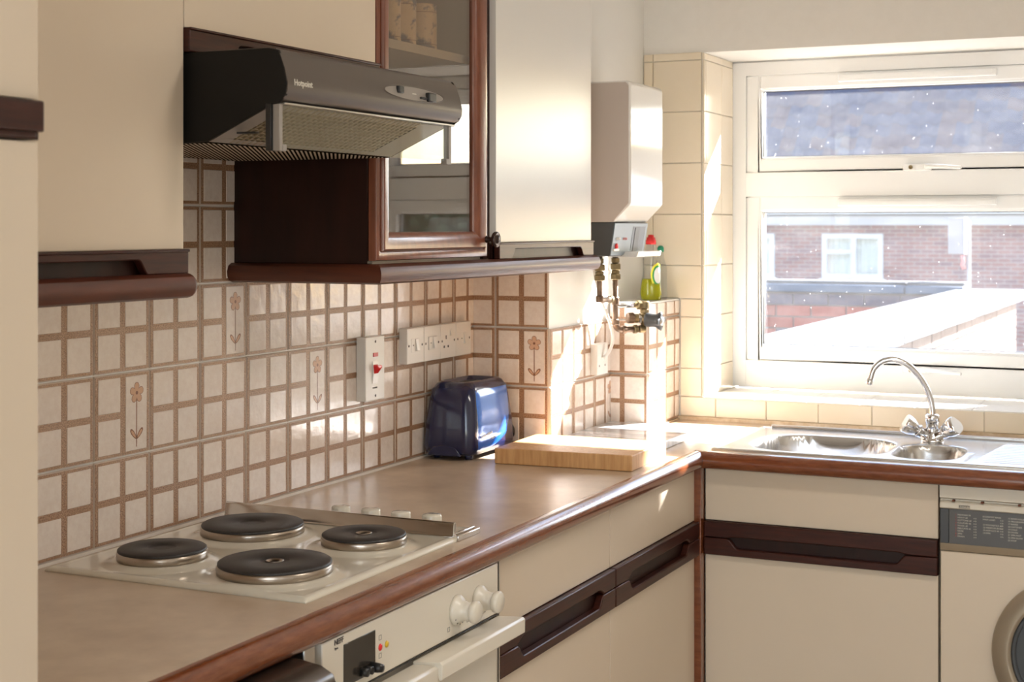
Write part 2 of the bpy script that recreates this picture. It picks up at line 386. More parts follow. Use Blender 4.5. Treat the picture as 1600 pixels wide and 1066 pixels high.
def put(me, org, ud, vd, nd, parent, name='tile', jit=.35):
    o = bpy.data.objects.new(name, me); COL.objects.link(o); o.parent = parent
    U, V, N_ = Vector(ud), Vector(vd), Vector(nd)
    M = Matrix((U, V, N_)).transposed().to_4x4(); j = R(jit)
    M = M @ Matrix.Rotation(random.uniform(-j, j), 4, 'X') @ Matrix.Rotation(random.uniform(-j, j), 4, 'Y')
    M.translation = Vector(org)-base_of(parent); o.matrix_local = M; return o
def tile_field(parent, origin, ud, nd, ua, ub, za, zb, grid_u, grid_z, flowers=(), plain=False, tw=T):
    """tiles on a wall plane: origin is the wall point at u=0, z=0; a cut tile keeps its place in the pattern"""
    ud = Vector(ud); i0 = math.floor((ua-grid_u)/tw+1e-4); i1 = math.ceil((ub-grid_u)/tw-1e-4)
    j0 = math.floor((za-grid_z)/T+1e-4); j1 = math.ceil((zb-grid_z)/T-1e-4)
    for i in range(i0, i1):
        for j in range(j0, j1):
            U0 = grid_u+i*tw; Z0 = grid_z+j*T
            a, b_ = max(0, ua-U0), min(tw, ub-U0); c, d = max(0, za-Z0), min(T, zb-Z0)
            if b_-a < .008 or d-c < .008: continue
            if plain:
                put(plain_mesh(b_-a, d-c), Vector(origin)+ud*(U0+a)+Vector((0, 0, Z0+c)), ud, (0, 0, 1), nd, parent, jit=.25)
            else:
                kind = 'flower_right' if (i, j) in flowers else 'squares'
                put(tile_mesh(a, b_, c, d, kind), Vector(origin)+ud*U0+Vector((0, 0, Z0)), ud, (0, 0, 1), nd, parent)
ZT = .904
e_ = .0005
tile_field(wl, (e_, 0, 0), (0, 1, 0), (1, 0, 0), -.775, YC-.0005, ZT, 1.80, 0, ZT, {(0, 1), (2, 2), (4, 1)})
# (u runs along +y, so u x z = +x: the tiles face the room)
tile_field(wl, (0, YC-e_, 0), (1, 0, 0), (0, -1, 0), .006, X1+.005, ZT, 1.40, .069, ZT, {(0, 1)})
tile_field(wl, (X1+e_, 0, 0), (0, 1, 0), (1, 0, 0), YC-.003, Y2-.0005, ZT, 1.204, 1.46, ZT, {(2, 0), (1, 0)} - {(1, 0)})
tile_field(ledge, (0, Y2-e_-.004, 0), (1, 0, 0), (0, -1, 0), X1+.004, X3+.004, ZT, 1.248, X3-T+.004, ZT)
tile_field(ledge, (X3-.004+e_, 0, 0), (0, 1, 0), (1, 0, 0), Y2-.004, YW-.007, ZT, 1.248, Y2, ZT)
# plain beige tiles of the window wall, its reveal and its sill
PZ = .902
def beige(u0, u1, z0, z1, gu): tile_field(wallf, (0, YW-e_, 0), (1, 0, 0), (0, -1, 0), u0, u1, z0, z1, gu, PZ-.002, plain=True)
beige(X1+.001, .400, 1.2535, WZ1+.002, .2495); beige(X3+.004, .400, WZ0, 1.2530, .2495)
beige(X3+.004, 2.90, PZ+.008, WZ0-.001, .442)
beige(WX1+.003, 2.90, WZ0, WZ1, .243)
# reveal tiles: left side of the window opening, and the tiled sill
tile_field(wallf, (WX0-.004+e_, 0, 0), (0, 1, 0), (1, 0, 0), YW-.005, 2.438, WZ0, WZ1, YW+.013, PZ-.002, plain=True)
k = 0; u = WX0+.003
while u < WX1-.01:
    wdt = min(T, WX1-u); v = YW-.006
    while v < 2.44-.02:
        dp = min(T, 2.438-v); put(sill_mesh(wdt, dp), (u, v, WZ0-.005), (1, 0, 0), (0, 1, 0), (0, 0, 1), wallf, 'sill_tile', .15); v += dp
    u += wdt
# white bead along the foot of the tiles
sb = B(); sb.box((0, -.775, .9002), (.010, YC, .9055)); sb.box((0, YC-.010, .9002), (X1, YC, .9055))
sb.build('sealant_bead', SEAL, wl)
B().box((X3, YW-.017, .9002), (2.9, YW, .9105)).box((X3-.004, Y2+.004, .9002), (X3+.006, YW, .9045)).build('sealant_bead', GRIME, wallf)

# ------------------------------------------------------------------ window
WY = 2.44
win = B(); ZH = 1.968
def rect(b, x0, x1, z0, z1, wdt, y0, y1, mi=0, wb_=None):
    wb_ = wb_ or wdt
    b.box((x0, y0, z0), (x0+wdt, y1, z1), mi).box((x1-wdt, y0, z0), (x1, y1, z1), mi)
    b.box((x0+wdt, y0, z1-wdt), (x1-wdt, y1, z1), mi).box((x0+wdt, y0, z0), (x1-wdt, y1, z0+wb_), mi)
XM0 = 1.473
window = tag(bpy.data.objects.new('window_1', None), kind='structure'); COL.objects.link(window); window.location = (WX0, WY, WZ0)
fr = B(); rect(fr, WX0, WX1, .974, ZH, .042, WY, WY+.07, wb_=.081)
fr.box((WX0, WY, ZH), (WX1, WY+.12, 1.9712))
fr.box((.447, WY, 1.555), (XM0, WY+.07, 1.629))
fr.build('frame', UPVC, window, .006, 3)
for (a, b_) in ((.447, XM0),):
    for (z0, z1, h) in ((1.629, 1.926, .043), (1.055, 1.555, .045)):
        c = B(); rect(c, a+.0010, b_-.0010, z0+.0004, z1-.0010, .042, WY+.004, WY+.062)
        cs = c.build('casement', UPVC, window, .005, 2)
        d = B(); i = .036
        rect(d, a+i, b_-i, z0+i, z1-i, .012, WY+.008, WY+.03)
        d.build('glazing_bead', UPVC, cs, .003, 1)
        g = B(); i = .038; rect(g, a+i+.008, b_-i-.008, z0+i+.008, z1-i-.008, .004, WY+.030, WY+.040); g.build('gasket', BLACK, cs)
        B().box((a+.04, WY+.034, z0+.04), (b_-.04, WY+.038, z1-.04)).build('glass_pane', WINGL, cs)
        xc = (a+b_)/2
        v = B().box((xc-.228, WY-.010, z1-.030), (xc+.228, WY+.004, z1-.008)); v.build('trickle_vent', UPVC, cs, .003, 2)
        v2 = B().box((xc-.218, WY-.0125, z1-.0225), (xc+.218, WY-.010, z1-.0155)); v2.build('vent_slider', UPVC, cs)
        hz = z0+.006 if z0 > 1.3 else z0-.012
        hb = B().box((xc-.035, WY-.016, hz-.008), (xc+.045, WY+.004, hz+.012))
        hb.tube([(xc+.03, WY-.016, hz+.004), (xc+.08, WY-.034, hz+.002), (xc+.135, WY-.036, hz-.002)], [.008, .0065, .005], 10)
        hd = hb.build('handle', UPVC, cs, .003, 2)
        B().lathe([(.0001, 0), (.004, 0), (.0062, 0), (.0062, .003), (.003, .003), (.003, .001), (.0001, .001)], (xc-.012, WY-.016, hz+.002), (0, -1, 0), 16).build('lock', BRASS, hd)

# ------------------------------------------------------------------ worktop with wooden edge
def slab_cells(xs, ys, inside, z0, z1):
    b = B(); nx, ny = len(xs)-1, len(ys)-1
    I = [[inside((xs[i]+xs[i+1])/2, (ys[j]+ys[j+1])/2) for j in range(ny)] for i in range(nx)]
    def q(p): b.add(p, [(0, 1, 2, 3)])
    for i in range(nx):
        for j in range(ny):
            if not I[i][j]: continue
            x0, x1_, y0, y1 = xs[i], xs[i+1], ys[j], ys[j+1]
            q([(x0, y0, z1), (x1_, y0, z1), (x1_, y1, z1), (x0, y1, z1)]); q([(x0, y1, z0), (x1_, y1, z0), (x1_, y0, z0), (x0, y0, z0)])
            if i == 0 or not I[i-1][j]: q([(x0, y1, z0), (x0, y0, z0), (x0, y0, z1), (x0, y1, z1)])
            if i == nx-1 or not I[i+1][j]: q([(x1_, y0, z0), (x1_, y1, z0), (x1_, y1, z1), (x1_, y0, z1)])
            if j == 0 or not I[i][j-1]: q([(x0, y0, z0), (x1_, y0, z0), (x1_, y0, z1), (x0, y0, z1)])
            if j == ny-1 or not I[i][j+1]: q([(x1_, y1, z0), (x0, y1, z0), (x0, y1, z1), (x1_, y1, z1)])
    return b
SX0, SX1, SY0, SY1 = .604, 1.60, 1.606, 2.062      # sink outline
WXE, WYE = .570, 1.583
def wt_in(x, y):
    if x < WXE: ok = y < YC or (x > X1 and y < Y2) or (x > X3)
    else: ok = y > WYE
    if x < X1 and y > YC: ok = False
    if x < X3 and y > Y2: ok = False
    if .655 < x < 1.205 and SY0+.03 < y < SY1-.03: ok = False
    return ok
wt = slab_cells([.0005, X1+.0005, X3+.0005, WXE, .655, 1.205, 2.60], [-.775, YC-.0005, WYE, SY0+.03, Y2-.0005, SY1-.03, YW-.0005], wt_in, .862, .900)
worktop = tag(wt.build('worktop', WORK, None), 'beige mottled L-shaped worktop with a rounded mahogany front edge', 'worktop')
prof = [(0, .9002), (.010, .9002), (.019, .8975), (.026, .891), (.0295, .882), (.0295, .874), (.027, .866), (.021, .860), (.012, .858), (0, .858)]
def nose(path, name):
    b = B(); rings = []; P = [Vector((*p, 0)) for p in path]
    for i, p in enumerate(P):
        d0 = (P[i]-P[i-1]).normalized() if i else None; d1_ = (P[i+1]-P[i]).normalized() if i < len(P)-1 else None
        n0 = Vector((d0.y, -d0.x, 0)) if d0 else None; n1 = Vector((d1_.y, -d1_.x, 0)) if d1_ else None
        if n0 and n1: nn = (n0+n1).normalized(); nn = nn/nn.dot(n0)
        else: nn = n0 or n1
        rings.append([p+nn*o_+Vector((0, 0, z)) for o_, z in prof])
    b.loft(rings, smooth=True)
    o = b.build(name, MAHOR, worktop); o.data.set_sharp_from_angle(angle=R(35)); o['label'] = 'rounded mahogany front edge'; return o
nose([(WXE, -.775), (WXE, WYE)], 'edge_trim'); nose([(WXE, WYE), (2.60, WYE)], 'edge_trim')

# ------------------------------------------------------------------ sink and tap
sink = thing('sink', 'stainless steel bowl-and-a-half sink with ribbed drainer under the window', 'sink', (1.1, 1.83, .90))
def bowl_r(x, y, cx, cy, hx, hy, p=3.2): return (abs((x-cx)/hx)**p+abs((y-cy)/hy)**p)**(1/p)
def sinkz(x, y):
    z = .9035
    e = min(x-SX0, SX1-x, y-SY0, SY1-y)
    if e < .012: z += .003*math.sin(math.pi*min(1, max(0, e/.012)))
    for cx, cy, hx, hy, dep in ((.842, 1.805, .172, .155, .15), (1.112, 1.785, .080, .120, .11)):
        r = bowl_r(x, y, cx, cy, hx, hy); m = min(hx, hy); dist = (1-r)*m
        if -.012 < dist: 
            t = min(1, max(0, (dist+.012)/.012)); 
            z -= .0025*t*t
        if dist > 0:
            t = min(1, dist/.030); z -= dep*(1-(1-t)**2.2)*1.0
    if x > 1.232 and 1.64 < y < 2.0:
        t = min(1, (x-1.232)/.03)*min(1, (y-1.64)/.01, (2.0-y)/.01); xs_ = 1.232+(y-1.64)*.10
        if x > xs_: z += .0022*t*math.sin((y-1.64)/.0275*2*math.pi)
    if 1.205 < x < 1.216 and 1.66 < y < 1.80: z -= .002
    return z
nx, ny = 250, 130; vs = []; fs = []
for i in range(nx+1):
    for j in range(ny+1):
        x = SX0+(SX1-SX0)*i/nx; y = SY0+(SY1-SY0)*j/ny; vs.append((x, y, sinkz(x, y)))
for i in range(nx):
    for j in range(ny):
        a = i*(ny+1)+j; fs.append((a, a+ny+1, a+ny+2, a+1))
sk = B().add(vs, fs, 0, True)
bd = [vs[j] for j in range(ny+1)]+[vs[i*(ny+1)+ny] for i in range(1, nx+1)]+[vs[nx*(ny+1)+j] for j in range(ny-1, -1, -1)]+[vs[i*(ny+1)] for i in range(nx-1, 0, -1)]
n_ = len(bd); sk.add(bd+[(p[0], p[1], .9003) for p in bd], [(i, (i+1) % n_, n_+(i+1) % n_, n_+i) for i in range(n_)], 0)
sk.build('basin_top', STEEL, sink)
B().box((SX0+.03, SY1-.006, .903), (SX1, SY1+.002, .9125)).build('back_upstand', STEEL, sink, .002, 2)
for cx, cy, z in ((.842, 1.805, .7545), (1.112, 1.785, .7945)):
    B().lathe([(.0001, .003), (.012, .003), (.02, .001), (.035, .003), (.037, 0)], (cx, cy, z), n=24).build('drain', CHROME, sink)
tapx, tapy = 1.087, 1.97
tap = thing('mixer_tap', 'chrome swan-neck mixer tap with two tilted knobs behind the small bowl', 'tap', (tapx, tapy, .9036))
tb = B().lathe([(.030, 0), (.030, .005), (.024, .008), (.0235, .012), (.018, .020), (.0165, .032), (.0165, .050), (.0185, .0505), (.0185, .068), (.013, .072)], (tapx, tapy, .9036), n=28)
tb.build('body', CHROME, tap)
sp_ = smooth_path([(tapx, tapy, .970), (1.087, 1.97, .99), (1.078, 1.968, 1.028), (1.057, 1.962, 1.069), (1.027, 1.954, 1.102), (.994, 1.946, 1.116), (.964, 1.940, 1.110), (.943, 1.936, 1.090), (.934, 1.934, 1.062)], 6)
st_ = B().tube(sp_, .0082, 16); st_.lathe([(.0095, 0), (.0095, .014), (.0085, .016)], sp_[-1]+Vector((0, 0, .002)), (-.25, -.05, -1), 18)
st_.build('spout', CHROME, tap)
for sg in (-1, 1):
    a = Vector((tapx+sg*.012, tapy-.004, .918)); d = Vector((sg*.78, -.30, .50)).normalized()
    arm = B().lathe([(.015, 0), (.0145, .022), (.0165, .024), (.0165, .028), (.0145, .029)], a, d, 24); arm.build('valve_arm', CHROME, tap)
    kb = B(); rings = []
    q = Vector((0, 0, 1)).rotation_difference(d)
    for h, r in ((.029, .0145), (.034, .017), (.048, .0225), (.062, .0240), (.068, .0225)):
        rings.append([a+q @ Vector((r*(1-.10*(math.cos(3*t)))*math.cos(t), r*(1-.10*(math.cos(3*t)))*math.sin(t), h)) for t in [2*math.pi*k/36 for k in range(36)]])
    kb.loft(rings); kb.build('tap_knob', CHROME, tap)

# ------------------------------------------------------------------ base units
def slot_strip(parent, axis, face, u0, u1, z0, z1, zsplit, s0, s1, d_up, d_dn, mat_=None, name='handle_strip', lip=.016, outward=1):
    """two profiled boards (one above, one below the split) with a finger slot scooped between s0 and s1"""
    mat_ = mat_ or MAHOH
    def P(poly, a, b, m, nm, bev=.0025):
        bb = B(); bb.prism(poly, 'x' if axis == 'y' else 'y', a, b); return bb.build(nm, m, parent, bev, 2)
    o = outward; f0, f1 = face, face+lip*o
    c = min(.03, (s1-s0)*.2)
    up = [(u0, zsplit+.001), (s0, zsplit+.001)]
    if d_up > 0:
        for k in range(7): t = k/6; up.append((s0+c*t, zsplit+.001+d_up*math.sin(t*math.pi/2)))
        for k in range(7): t = 1-k/6; up.append((s1-c*t, zsplit+.001+d_up*math.sin(t*math.pi/2)))
    up += [(s1, zsplit+.001), (u1, zsplit+.001), (u1, z1), (u0, z1)]
    dn = [(u0, z0), (u1, z0), (u1, zsplit-.001), (s1, zsplit-.001)]
    for k in range(7): t = k/6; dn.append((s1-c*t, zsplit-.001-d_dn*(.5-.5*math.cos(t*math.pi))))
    for k in range(7): t = 1-k/6; dn.append((s0+c*t, zsplit-.001-d_dn*(.5-.5*math.cos(t*math.pi))))
    dn += [(s0, zsplit-.001), (u0, zsplit-.001)]
    return P(up, f0, f1, mat_, name), P(dn, f0, f1, mat_, name)
def base_unit(name, label, axis, face, u0, u1, depth_to, outward, s0, s1, group=None, zs=.682, d_up=.012):
    loc = (face, u0, 0) if axis == 'y' else (u0, face, 0)
    t = thing(name, label, 'cabinet', loc, group)
    def bx(b, a0, a1, f0, f1, z0, z1):
        return b.box((f0, a0, z0), (f1, a1, z1)) if axis == 'y' else b.box((a0, f0, z0), (a1, f1, z1))
    thk = .018*outward
    bx(B(), u0+.001, u1-.001, depth_to, face-thk-.001*outward, .10, .8605 if axis == 'y' else .72).build('body', CREAM, t)
    g = .0012
    dr = bx(B(), u0+g, u1-g, face-thk, face, .724, .8525).build('drawer_front', CREAM, t, .0012, 2)
    do = bx(B(), u0+g, u1-g, face-thk, face, .12, .6365).build('door', CREAM, t, .0012, 2)
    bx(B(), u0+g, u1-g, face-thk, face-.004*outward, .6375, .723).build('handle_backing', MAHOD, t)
    slot_strip(t, axis, face-.004*outward, u0+g, u1-g, .6385, .7225, zs, s0, s1, d_up, .024, outward=outward, lip=.018)
    ins = B()   # the scooped wooden lip one sees inside the slot
    if axis == 'y': ins.add([(face-.003, s0, zs-.026), (face-.003, s1, zs-.026), (face+.006, s1, zs-.022), (face+.006, s0, zs-.022)], [(0, 1, 2, 3)])
    return t
base_unit('base_cabinet', 'cream drawer-over-door unit beside the oven, mahogany handle strip', 'y', .570, .416, .9955, .02, 1, .495, .93)
base_unit('base_cabinet', 'cream drawer-over-door unit next to the corner post, mahogany handle strip', 'y', .570, .9965, 1.574, .225, 1, 1.075, 1.50)
base_unit('sink_cabinet', 'wide cream unit under the sink left of the washing machine', 'x', 1.605, .5875, 1.164, 2.13, -1, .648, 1.092, d_up=.004)
tag(B().box((.563, 1.5745, .0), (.5865, 1.604, .8575)).build('corner_post', MAHOR, None, .0015, 2), 'upright mahogany post in the inner corner of the base units', 'post')

# oven under the hob
oven = thing('oven', 'cream built-in oven with round knobs under the hob', 'oven', (.588, .1, .1))
B().box((.03, -.195, .12), (.570, .400, .858)).build('body', CREAMW, oven)
B().box((.570, -.190, .767), (.590, .3965, .8570)).build('control_panel', CREAMW, oven, .002, 2)
B().box((.573, .3990, .10), (.586, .4030, .8570)).box((.573, .4075, .10), (.586, .4125, .8570)).build('side_trim', ALU, oven)
dn_ = B().box((.570, -.190, .14), (.588, .3965, .742)); dr = dn_.build('door', CREAMW, oven, .002, 2)
hb = B()
hp = [(.590, .762), (.640, .766), (.6445, .762), (.644, .738), (.638, .736), (.634, .750), (.590, .742)]
hb.prism(hp, 'y', .080, .3965); hp2 = [(.590, .757), (.632, .760), (.637, .756), (.636, .728), (.630, .727), (.627, .742), (.590, .737)]
hb.prism(hp2, 'y', -.190, .081); hb.build('handle', CREAMW, dr, .0015, 2)
B().box((.588, -.185, .7635), (.5893, .3945, .7665)).build('seam', BLACK, oven)
B().box((.5895, -.132, .778), (.5912, -.040, .842)).build('clock_display', CLOCK, oven, .0005, 1)
for y, r in ((-.052, .0075), (-.068, .006), (-.082, .006)):
    B().lathe([(r*1.1, 0), (r, .012), (r*.8, .020 if y > -.06 else .012), (.001, .021 if y > -.06 else .013)], (.591, y, .788), (1, 0, 0), 16).build('clock_button', BLACK, oven)
for y, m in ((-.024, RED), (-.004, YEL)):
    B().lathe([(.0055, 0), (.005, .0015), (.001, .0028)], (.590, y, .811), (1, 0, 0), 18).build('indicator_light', m, oven)
def num_ring(t, y, z, x): 
    pass
for y, z in ((.232, .810), (.318, .808)):
    k = B().lathe([(.0255, 0), (.0255, .005), (.0235, .008), (.018, .013), (.0150, .022), (.0148, .030)], (.590, y, z), (1, 0, 0), 36)
    kn = k.build('control_knob', CREAMW, oven)
    kn['label'] = 'round cream knob with numbered skirt'
    B().lathe([(.0148, 0), (.0185, .002), (.0190, .010), (.0165, .013), (.0001, .0135)], (.620, y, z), (1, 0, 0), 32, sy=1).build('grip', CREAMW, kn)
    for a in range(8):
        t = R(-150+a*26); B().box((.5985-.002, y+.0215*math.cos(t)-.0008, z+.0215*math.sin(t)-.0020), (.5985+.0012, y+.0215*math.cos(t)+.0008, z+.0215*math.sin(t)+.0020)).build('number_mark', LETTER, kn)
lettering('NEFF', .0115, (.5905, -.158, .847), (0, 1, 0), (0, 0, 1), LETTER, oven, bold=True)
lettering('Pyro', .005, (.5905, -.157, .840), (0, 1, 0), (0, 0, 1), LETTER, oven)
for (y, z) in ((-.024, .826), (-.024, .798), (.205, .783), (.276, .783)):
    sy = B()
    for (a, b_, c, d) in ((-.004, .004, .0032, .0038), (-.004, .004, -.0038, -.0032), (-.004, -.0034, -.0038, .0038), (.0034, .004, -.0038, .0038)):
        sy.box((.590, y+a, z+c), (.5903, y+b_, z+d))
    sy.build('printed_symbol', LETTER, oven)

# dark appliance with a rounded metal top bar left of the oven, mostly cut off by the frame
fz = thing('undercounter_appliance', 'dark metallic appliance under the worktop left of the oven, rounded top bar', 'appliance', (.58, -.48, .1))
B().box((.03, -.77, .10), (.560, -.215, .835)).build('body', DGREY, fz)
B().box((.562, -.77, .12), (.600, -.232, .800)).build('door', DMET, fz, .004, 3)
rr = [(.575, .8565), (.600, .8565), (.635, .852), (.655, .842), (.663, .822), (.662, .800), (.655, .785), (.62, .782), (.575, .79)]
B().prism(rr, 'y', -.77, -.262, smooth=True).build('top_bar', DMET, fz, .003, 2)
B().tube([(.675, -.77, .795), (.675, -.40, .797), (.672, -.335, .800), (.655, -.300, .803)], .017, 16).build('handle', ALU, fz)
B().box((.562, -.228, .79), (.584, -.199, .857)).build('hinge_bracket', ALU, fz, .002, 2)

# washing machine
wm = thing('washing_machine', 'cream front-loading washing machine with dark printed panel, right of the sink unit', 'washing machine', (1.466, 1.61, 0))
FY = 1.590
B().box((1.168, FY, .8255), (1.766, FY+.02, .8560)).build('filler_panel', CREAMW, wm, .001, 1)
B().box((1.168, FY+.02, .02), (1.766, 2.12, .72)).build('body', CREAMW, wm)
B().box((1.168, FY+.012, .700), (1.766, FY+.05, .8225)).build('lid_front', CREAMW, wm)
for x in (1.197, 1.262, 1.345):
    B().box((x, FY-.001, .8185), (x+.006, FY+.013, .8215)).build('rust_spot', mat('rust_%d' % int(x*1000), (.18, .06, .03), .8), wm)
B().prism([(FY-.002, .803), (FY+.002, .815), (FY+.012, .8185), (FY+.03, .8185), (FY+.03, .800), (FY+.006, .7995)], 'x', 1.1685, 1.766).build('upper_fascia', CREAMW, wm, .002, 2)
B().box((1.1690, FY+.003, .719), (1.1890, FY+.02, .8005)).build('dispenser_drawer', DGREY, wm, .001, 1)
B().box((1.1900, FY+.004, .719), (1.766, FY+.02, .8005)).build('programme_panel', mat('panel_print', (.095, .095, .095), .4), wm)
B().prism([(FY+.004, .7190), (FY+.004, .716), (FY+.010, .700), (FY+.03, .700), (FY+.03, .719)], 'x', 1.1685, 1.766).build('lower_fascia', mat('taupe_plastic', (.30, .235, .16), .4), wm, .001, 1)
B().box((1.1695, FY+.006, .03), (1.766, FY+.02, .6990)).build('front_panel', CREAM, wm, .002, 1)
cx, cz = 1.471, .482
dm = B().lathe([(.184, -.002), (.184, .012), (.180, .020), (.150, .030), (.143, .029), (.140, .018), (.128, .010)], (cx, FY+.006, cz), (0, -1, 0), 72)
dd = dm.build('porthole_door', mat('champagne_metal', (.38, .32, .24), .35, .5), wm)
B().lathe([(.1290, .008), (.12, -.002), (.08, -.02), (.001, -.028)], (cx, FY+.006, cz), (0, -1, 0), 48).build('door_glass', mat('porthole_glass', (.02, .02, .02), .05, coat=1), dd)
B().lathe([(.142, .016), (.136, .024), (.129, .018), (.129, .008)], (cx, FY+.006, cz), (0, -1, 0), 64).build('inner_ring', DGREY, dd)
B().box((1.213, FY-.0025, .8045), (1.238, FY-.0018, .8110)).build('badge', LETTER, wm)
lettering('ZANUSSI', .0062, (1.2142, FY-.0030, .8055), (1, 0, 0), (0, 0, 1), CREAMW, wm, bold=True)
rows = ['1 PREWASH 95', '2 HEAVY 60', '3 COTTONS 60', '4 COLOURS 50', '5 WOOL 40', '6 DELICATE 40', '7 RINSE', '8 SPIN', '9 DRAIN']
for i_, rr_ in enumerate(rows):
    for (xx, s_) in ((1.204, rr_.split(' ', 1)[0]), (1.209, rr_.split(' ', 1)[1])):
        lettering(s_, .0052, (xx, FY+.0037, .786-.0063*i_), (1, 0, 0), (0, 0, 1), LETTERW if xx > 1.205 else LETTERR, wm)
    if i_ < 7: lettering(['ECONOMY RINSE', 'HALF LOAD', '', '11 SYNTHETICS 60', '12 MINIMUM IRON', '13 ACRYLICS 40', '14 SPIN'][i_], .0052, (1.266, FY+.0037, .786-.0063*i_), (1, 0, 0), (0, 0, 1), LETTERW, wm)
    lettering(['15 RINSE HOLD', '16 PROGRAMME', '17 RINSES', '18 SOFTENER', '19 COLD', '20 DRAIN', '21 SPIN FAST', '22 SPIN SLOW', '23 STOP'][i_], .0052, (1.322, FY+.0037, .786-.0063*i_), (1, 0, 0), (0, 0, 1), LETTERW, wm)
for (x0_, hh) in ((1.245, 8), (1.305, 7)):
    for i_ in range(hh): lettering('A B', .0045, (x0_, FY+.0037, .780-.0063*i_), (1, 0, 0), (0, 0, 1), LETTERW, wm)

# unit right of the washing machine (out of frame, closes the run)
t = thing('end_cabinet', 'cream base unit at the right end of the run beyond the washing machine', 'cabinet', (2.2, 1.605, 0))
B().box((1.770, 1.62, .1), (2.59, 2.12, .8605)).build('body', CREAM, t); B().box((1.772, 1.603, .12), (2.588, 1.62, .8525)).build('door', CREAM, t, .001, 1)

# ------------------------------------------------------------------ hob
hob = thing('hob', 'cream enamel four-plate electric hob set into the worktop', 'hob', (.28, .15, .90))
HX0, HX1, HY0, HY1 = .030, .534, -.148, .432
def hz(x, y):
    e = min(x-HX0, HX1-x, y-HY0, HY1-y)
    z = .9075
    if e < .010: z = .9020+.0065*math.sin(math.pi/2*max(0, e)/.010)
    elif e < .016: z = .9085-.001*(e-.010)/.006
    for bx_, by_, br in PL:
        d = math.hypot(x-bx_, y-by_)
        if d < br+.026: t = min(1, max(0, (br+.026-d)/.026)); z = z+(.006)*t*t*(3-2*t)
    return z
PL = [(.178, -.033, .0745), (.192, .205, .0925), (.404, -.037, .0925), (.420, .212, .0745)]
nx, ny = 126, 145; vs = []; fs = []
for i in range(nx+1):
    for j in range(ny+1):
        x = HX0+(HX1-HX0)*i/nx; y = HY0+(HY1-.090-HY0)*j/ny; vs.append((x, y, hz(x, y) if j < ny else .9075))
for i in range(nx):
    for j in range(ny):
        a = i*(ny+1)+j; fs.append((a, a+ny+1, a+ny+2, a+1))
hbm = B().add(vs, fs, 0, True)
bd = [vs[j] for j in range(ny+1)]+[vs[i*(ny+1)+ny] for i in range(1, nx+1)]+[vs[nx*(ny+1)+j] for j in range(ny-1, -1, -1)]+[vs[i*(ny+1)] for i in range(nx-1, 0, -1)]
n_ = len(bd); hbm.add(bd+[(p[0], p[1], .9003) for p in bd], [(i, (i+1) % n_, n_+(i+1) % n_, n_+i) for i in range(n_)], 0)
hbm.build('pan', ENAM, hob)
for idx, (bx_, by_, br) in enumerate(PL):
    p = B().lathe([(br, 0), (br, .0125), (br-.0015, .0140), (br-.005, .0143)], (bx_, by_, .9125), n=64)
    hpn = p.build('rim', RING, hob)
    pp = B().lathe([(br-.003, .009), (br-.0015, .0148), (br-.0015, .0170), (br-.0045, .0190), (.024, .0190), (.0225, .0173), (.012, .0165), (.0001, .0165)], (bx_, by_, .9125), n=64)
    o = pp.build('hotplate', HOTPL, hob)
    if idx >= 2: B().lathe([(.0125, .0165), (.0145, .0183), (.0125, .0190), (.0105, .0183), (.0090, .0165)], (bx_, by_, .9125), n=32).build('centre_ring', RING, o)
B().box((HX0, HY1-.0895, .9003), (HX1, HY1, .9085)).build('control_tray', ENAM, hob, .002, 2)
for x in (.268, .333, .397, .462):
    B().lathe([(.0195, 0), (.0195, .004), (.0185, .006), (.0180, .0255), (.0168, .0280), (.0001, .0285)], (x, .383, .9085), n=32).build('control_knob', ENAM, hob)
gd = B().prism([(HY1-.096, .9080), (HY1-.086, .9080), (HY1-.083, .912), (HY1-.083, .931), (HY1-.086, .934), (HY1-.090, .934), (HY1-.092, .931), (HY1-.094, .912)], 'x', HX0+.004, HX1-.004)
gd.build('guard_rail', mat('smoked_chrome', (.60, .57, .53), .16, 1), hob, .0012, 2)
B().box((HX1-.006, HY1-.088, .9003), (HX1+.003, HY1, .9105)).box((HX1-.014, HY1-.088, .909), (HX1-.008, HY1, .9125)).build('end_cap', CHROME, hob, .0015, 2)

# ------------------------------------------------------------------ chopping board, marble slab, toaster
t = B().prism([(.207, 1.170), (.545, 1.196), (.538, 1.452), (.196, 1.436)], 'z', .9006, .9375)
tag(t.build('chopping_board', WOODB, None, .0025, 3), 'thick pale wooden chopping board on the worktop in front of the toaster', 'chopping board')
t = B().prism([(.224, 1.482), (.497, 1.482), (.496, 1.876), (.224, 1.876)], 'z', .9006, .9205)
tag(t.build('marble_slab', MARB, None, .002, 2), 'grey and white marble slab behind the wooden chopping board', 'slab')

TX0, TX1, TY0, TY1, TZ0, TZ1 = .008, .150, 1.166, 1.420, .912, 1.086
toast = thing('toaster', 'glossy blue two-slice toaster in the tiled corner beside the chopping board', 'toaster', (.075, 1.33, .9))
def tring(z, k, hx, hy, r, mx=0, my=0): return [(x, y, z) for x, y in rbox((TX0+TX1)/2+mx, (TY0+TY1)/2+my, hx, hy, r, 7)]
hx, hy = (TX1-TX0)/2, (TY1-TY0)/2
rings = [tring(TZ0, 0, hx-.008, hy-.010, .028), tring(TZ0+.004, 0, hx-.002, hy-.004, .030), tring(TZ0+.02, 0, hx, hy, .030), tring(TZ0+.07, 0, hx-.002, hy-.004, .030),
         tring(TZ0+.12, 0, hx-.007, hy-.012, .030), tring(TZ0+.155, 0, hx-.011, hy-.018, .029), tring(TZ1-.014, 0, hx-.015, hy-.024, .027), tring(TZ1-.005, 0, hx-.020, hy-.031, .024), tring(TZ1, 0, hx-.028, hy-.042, .018), tring(TZ1-.001, 0, hx-.034, hy-.055, .012), tring(TZ1-.010, 0, hx-.036, hy-.058, .012)]
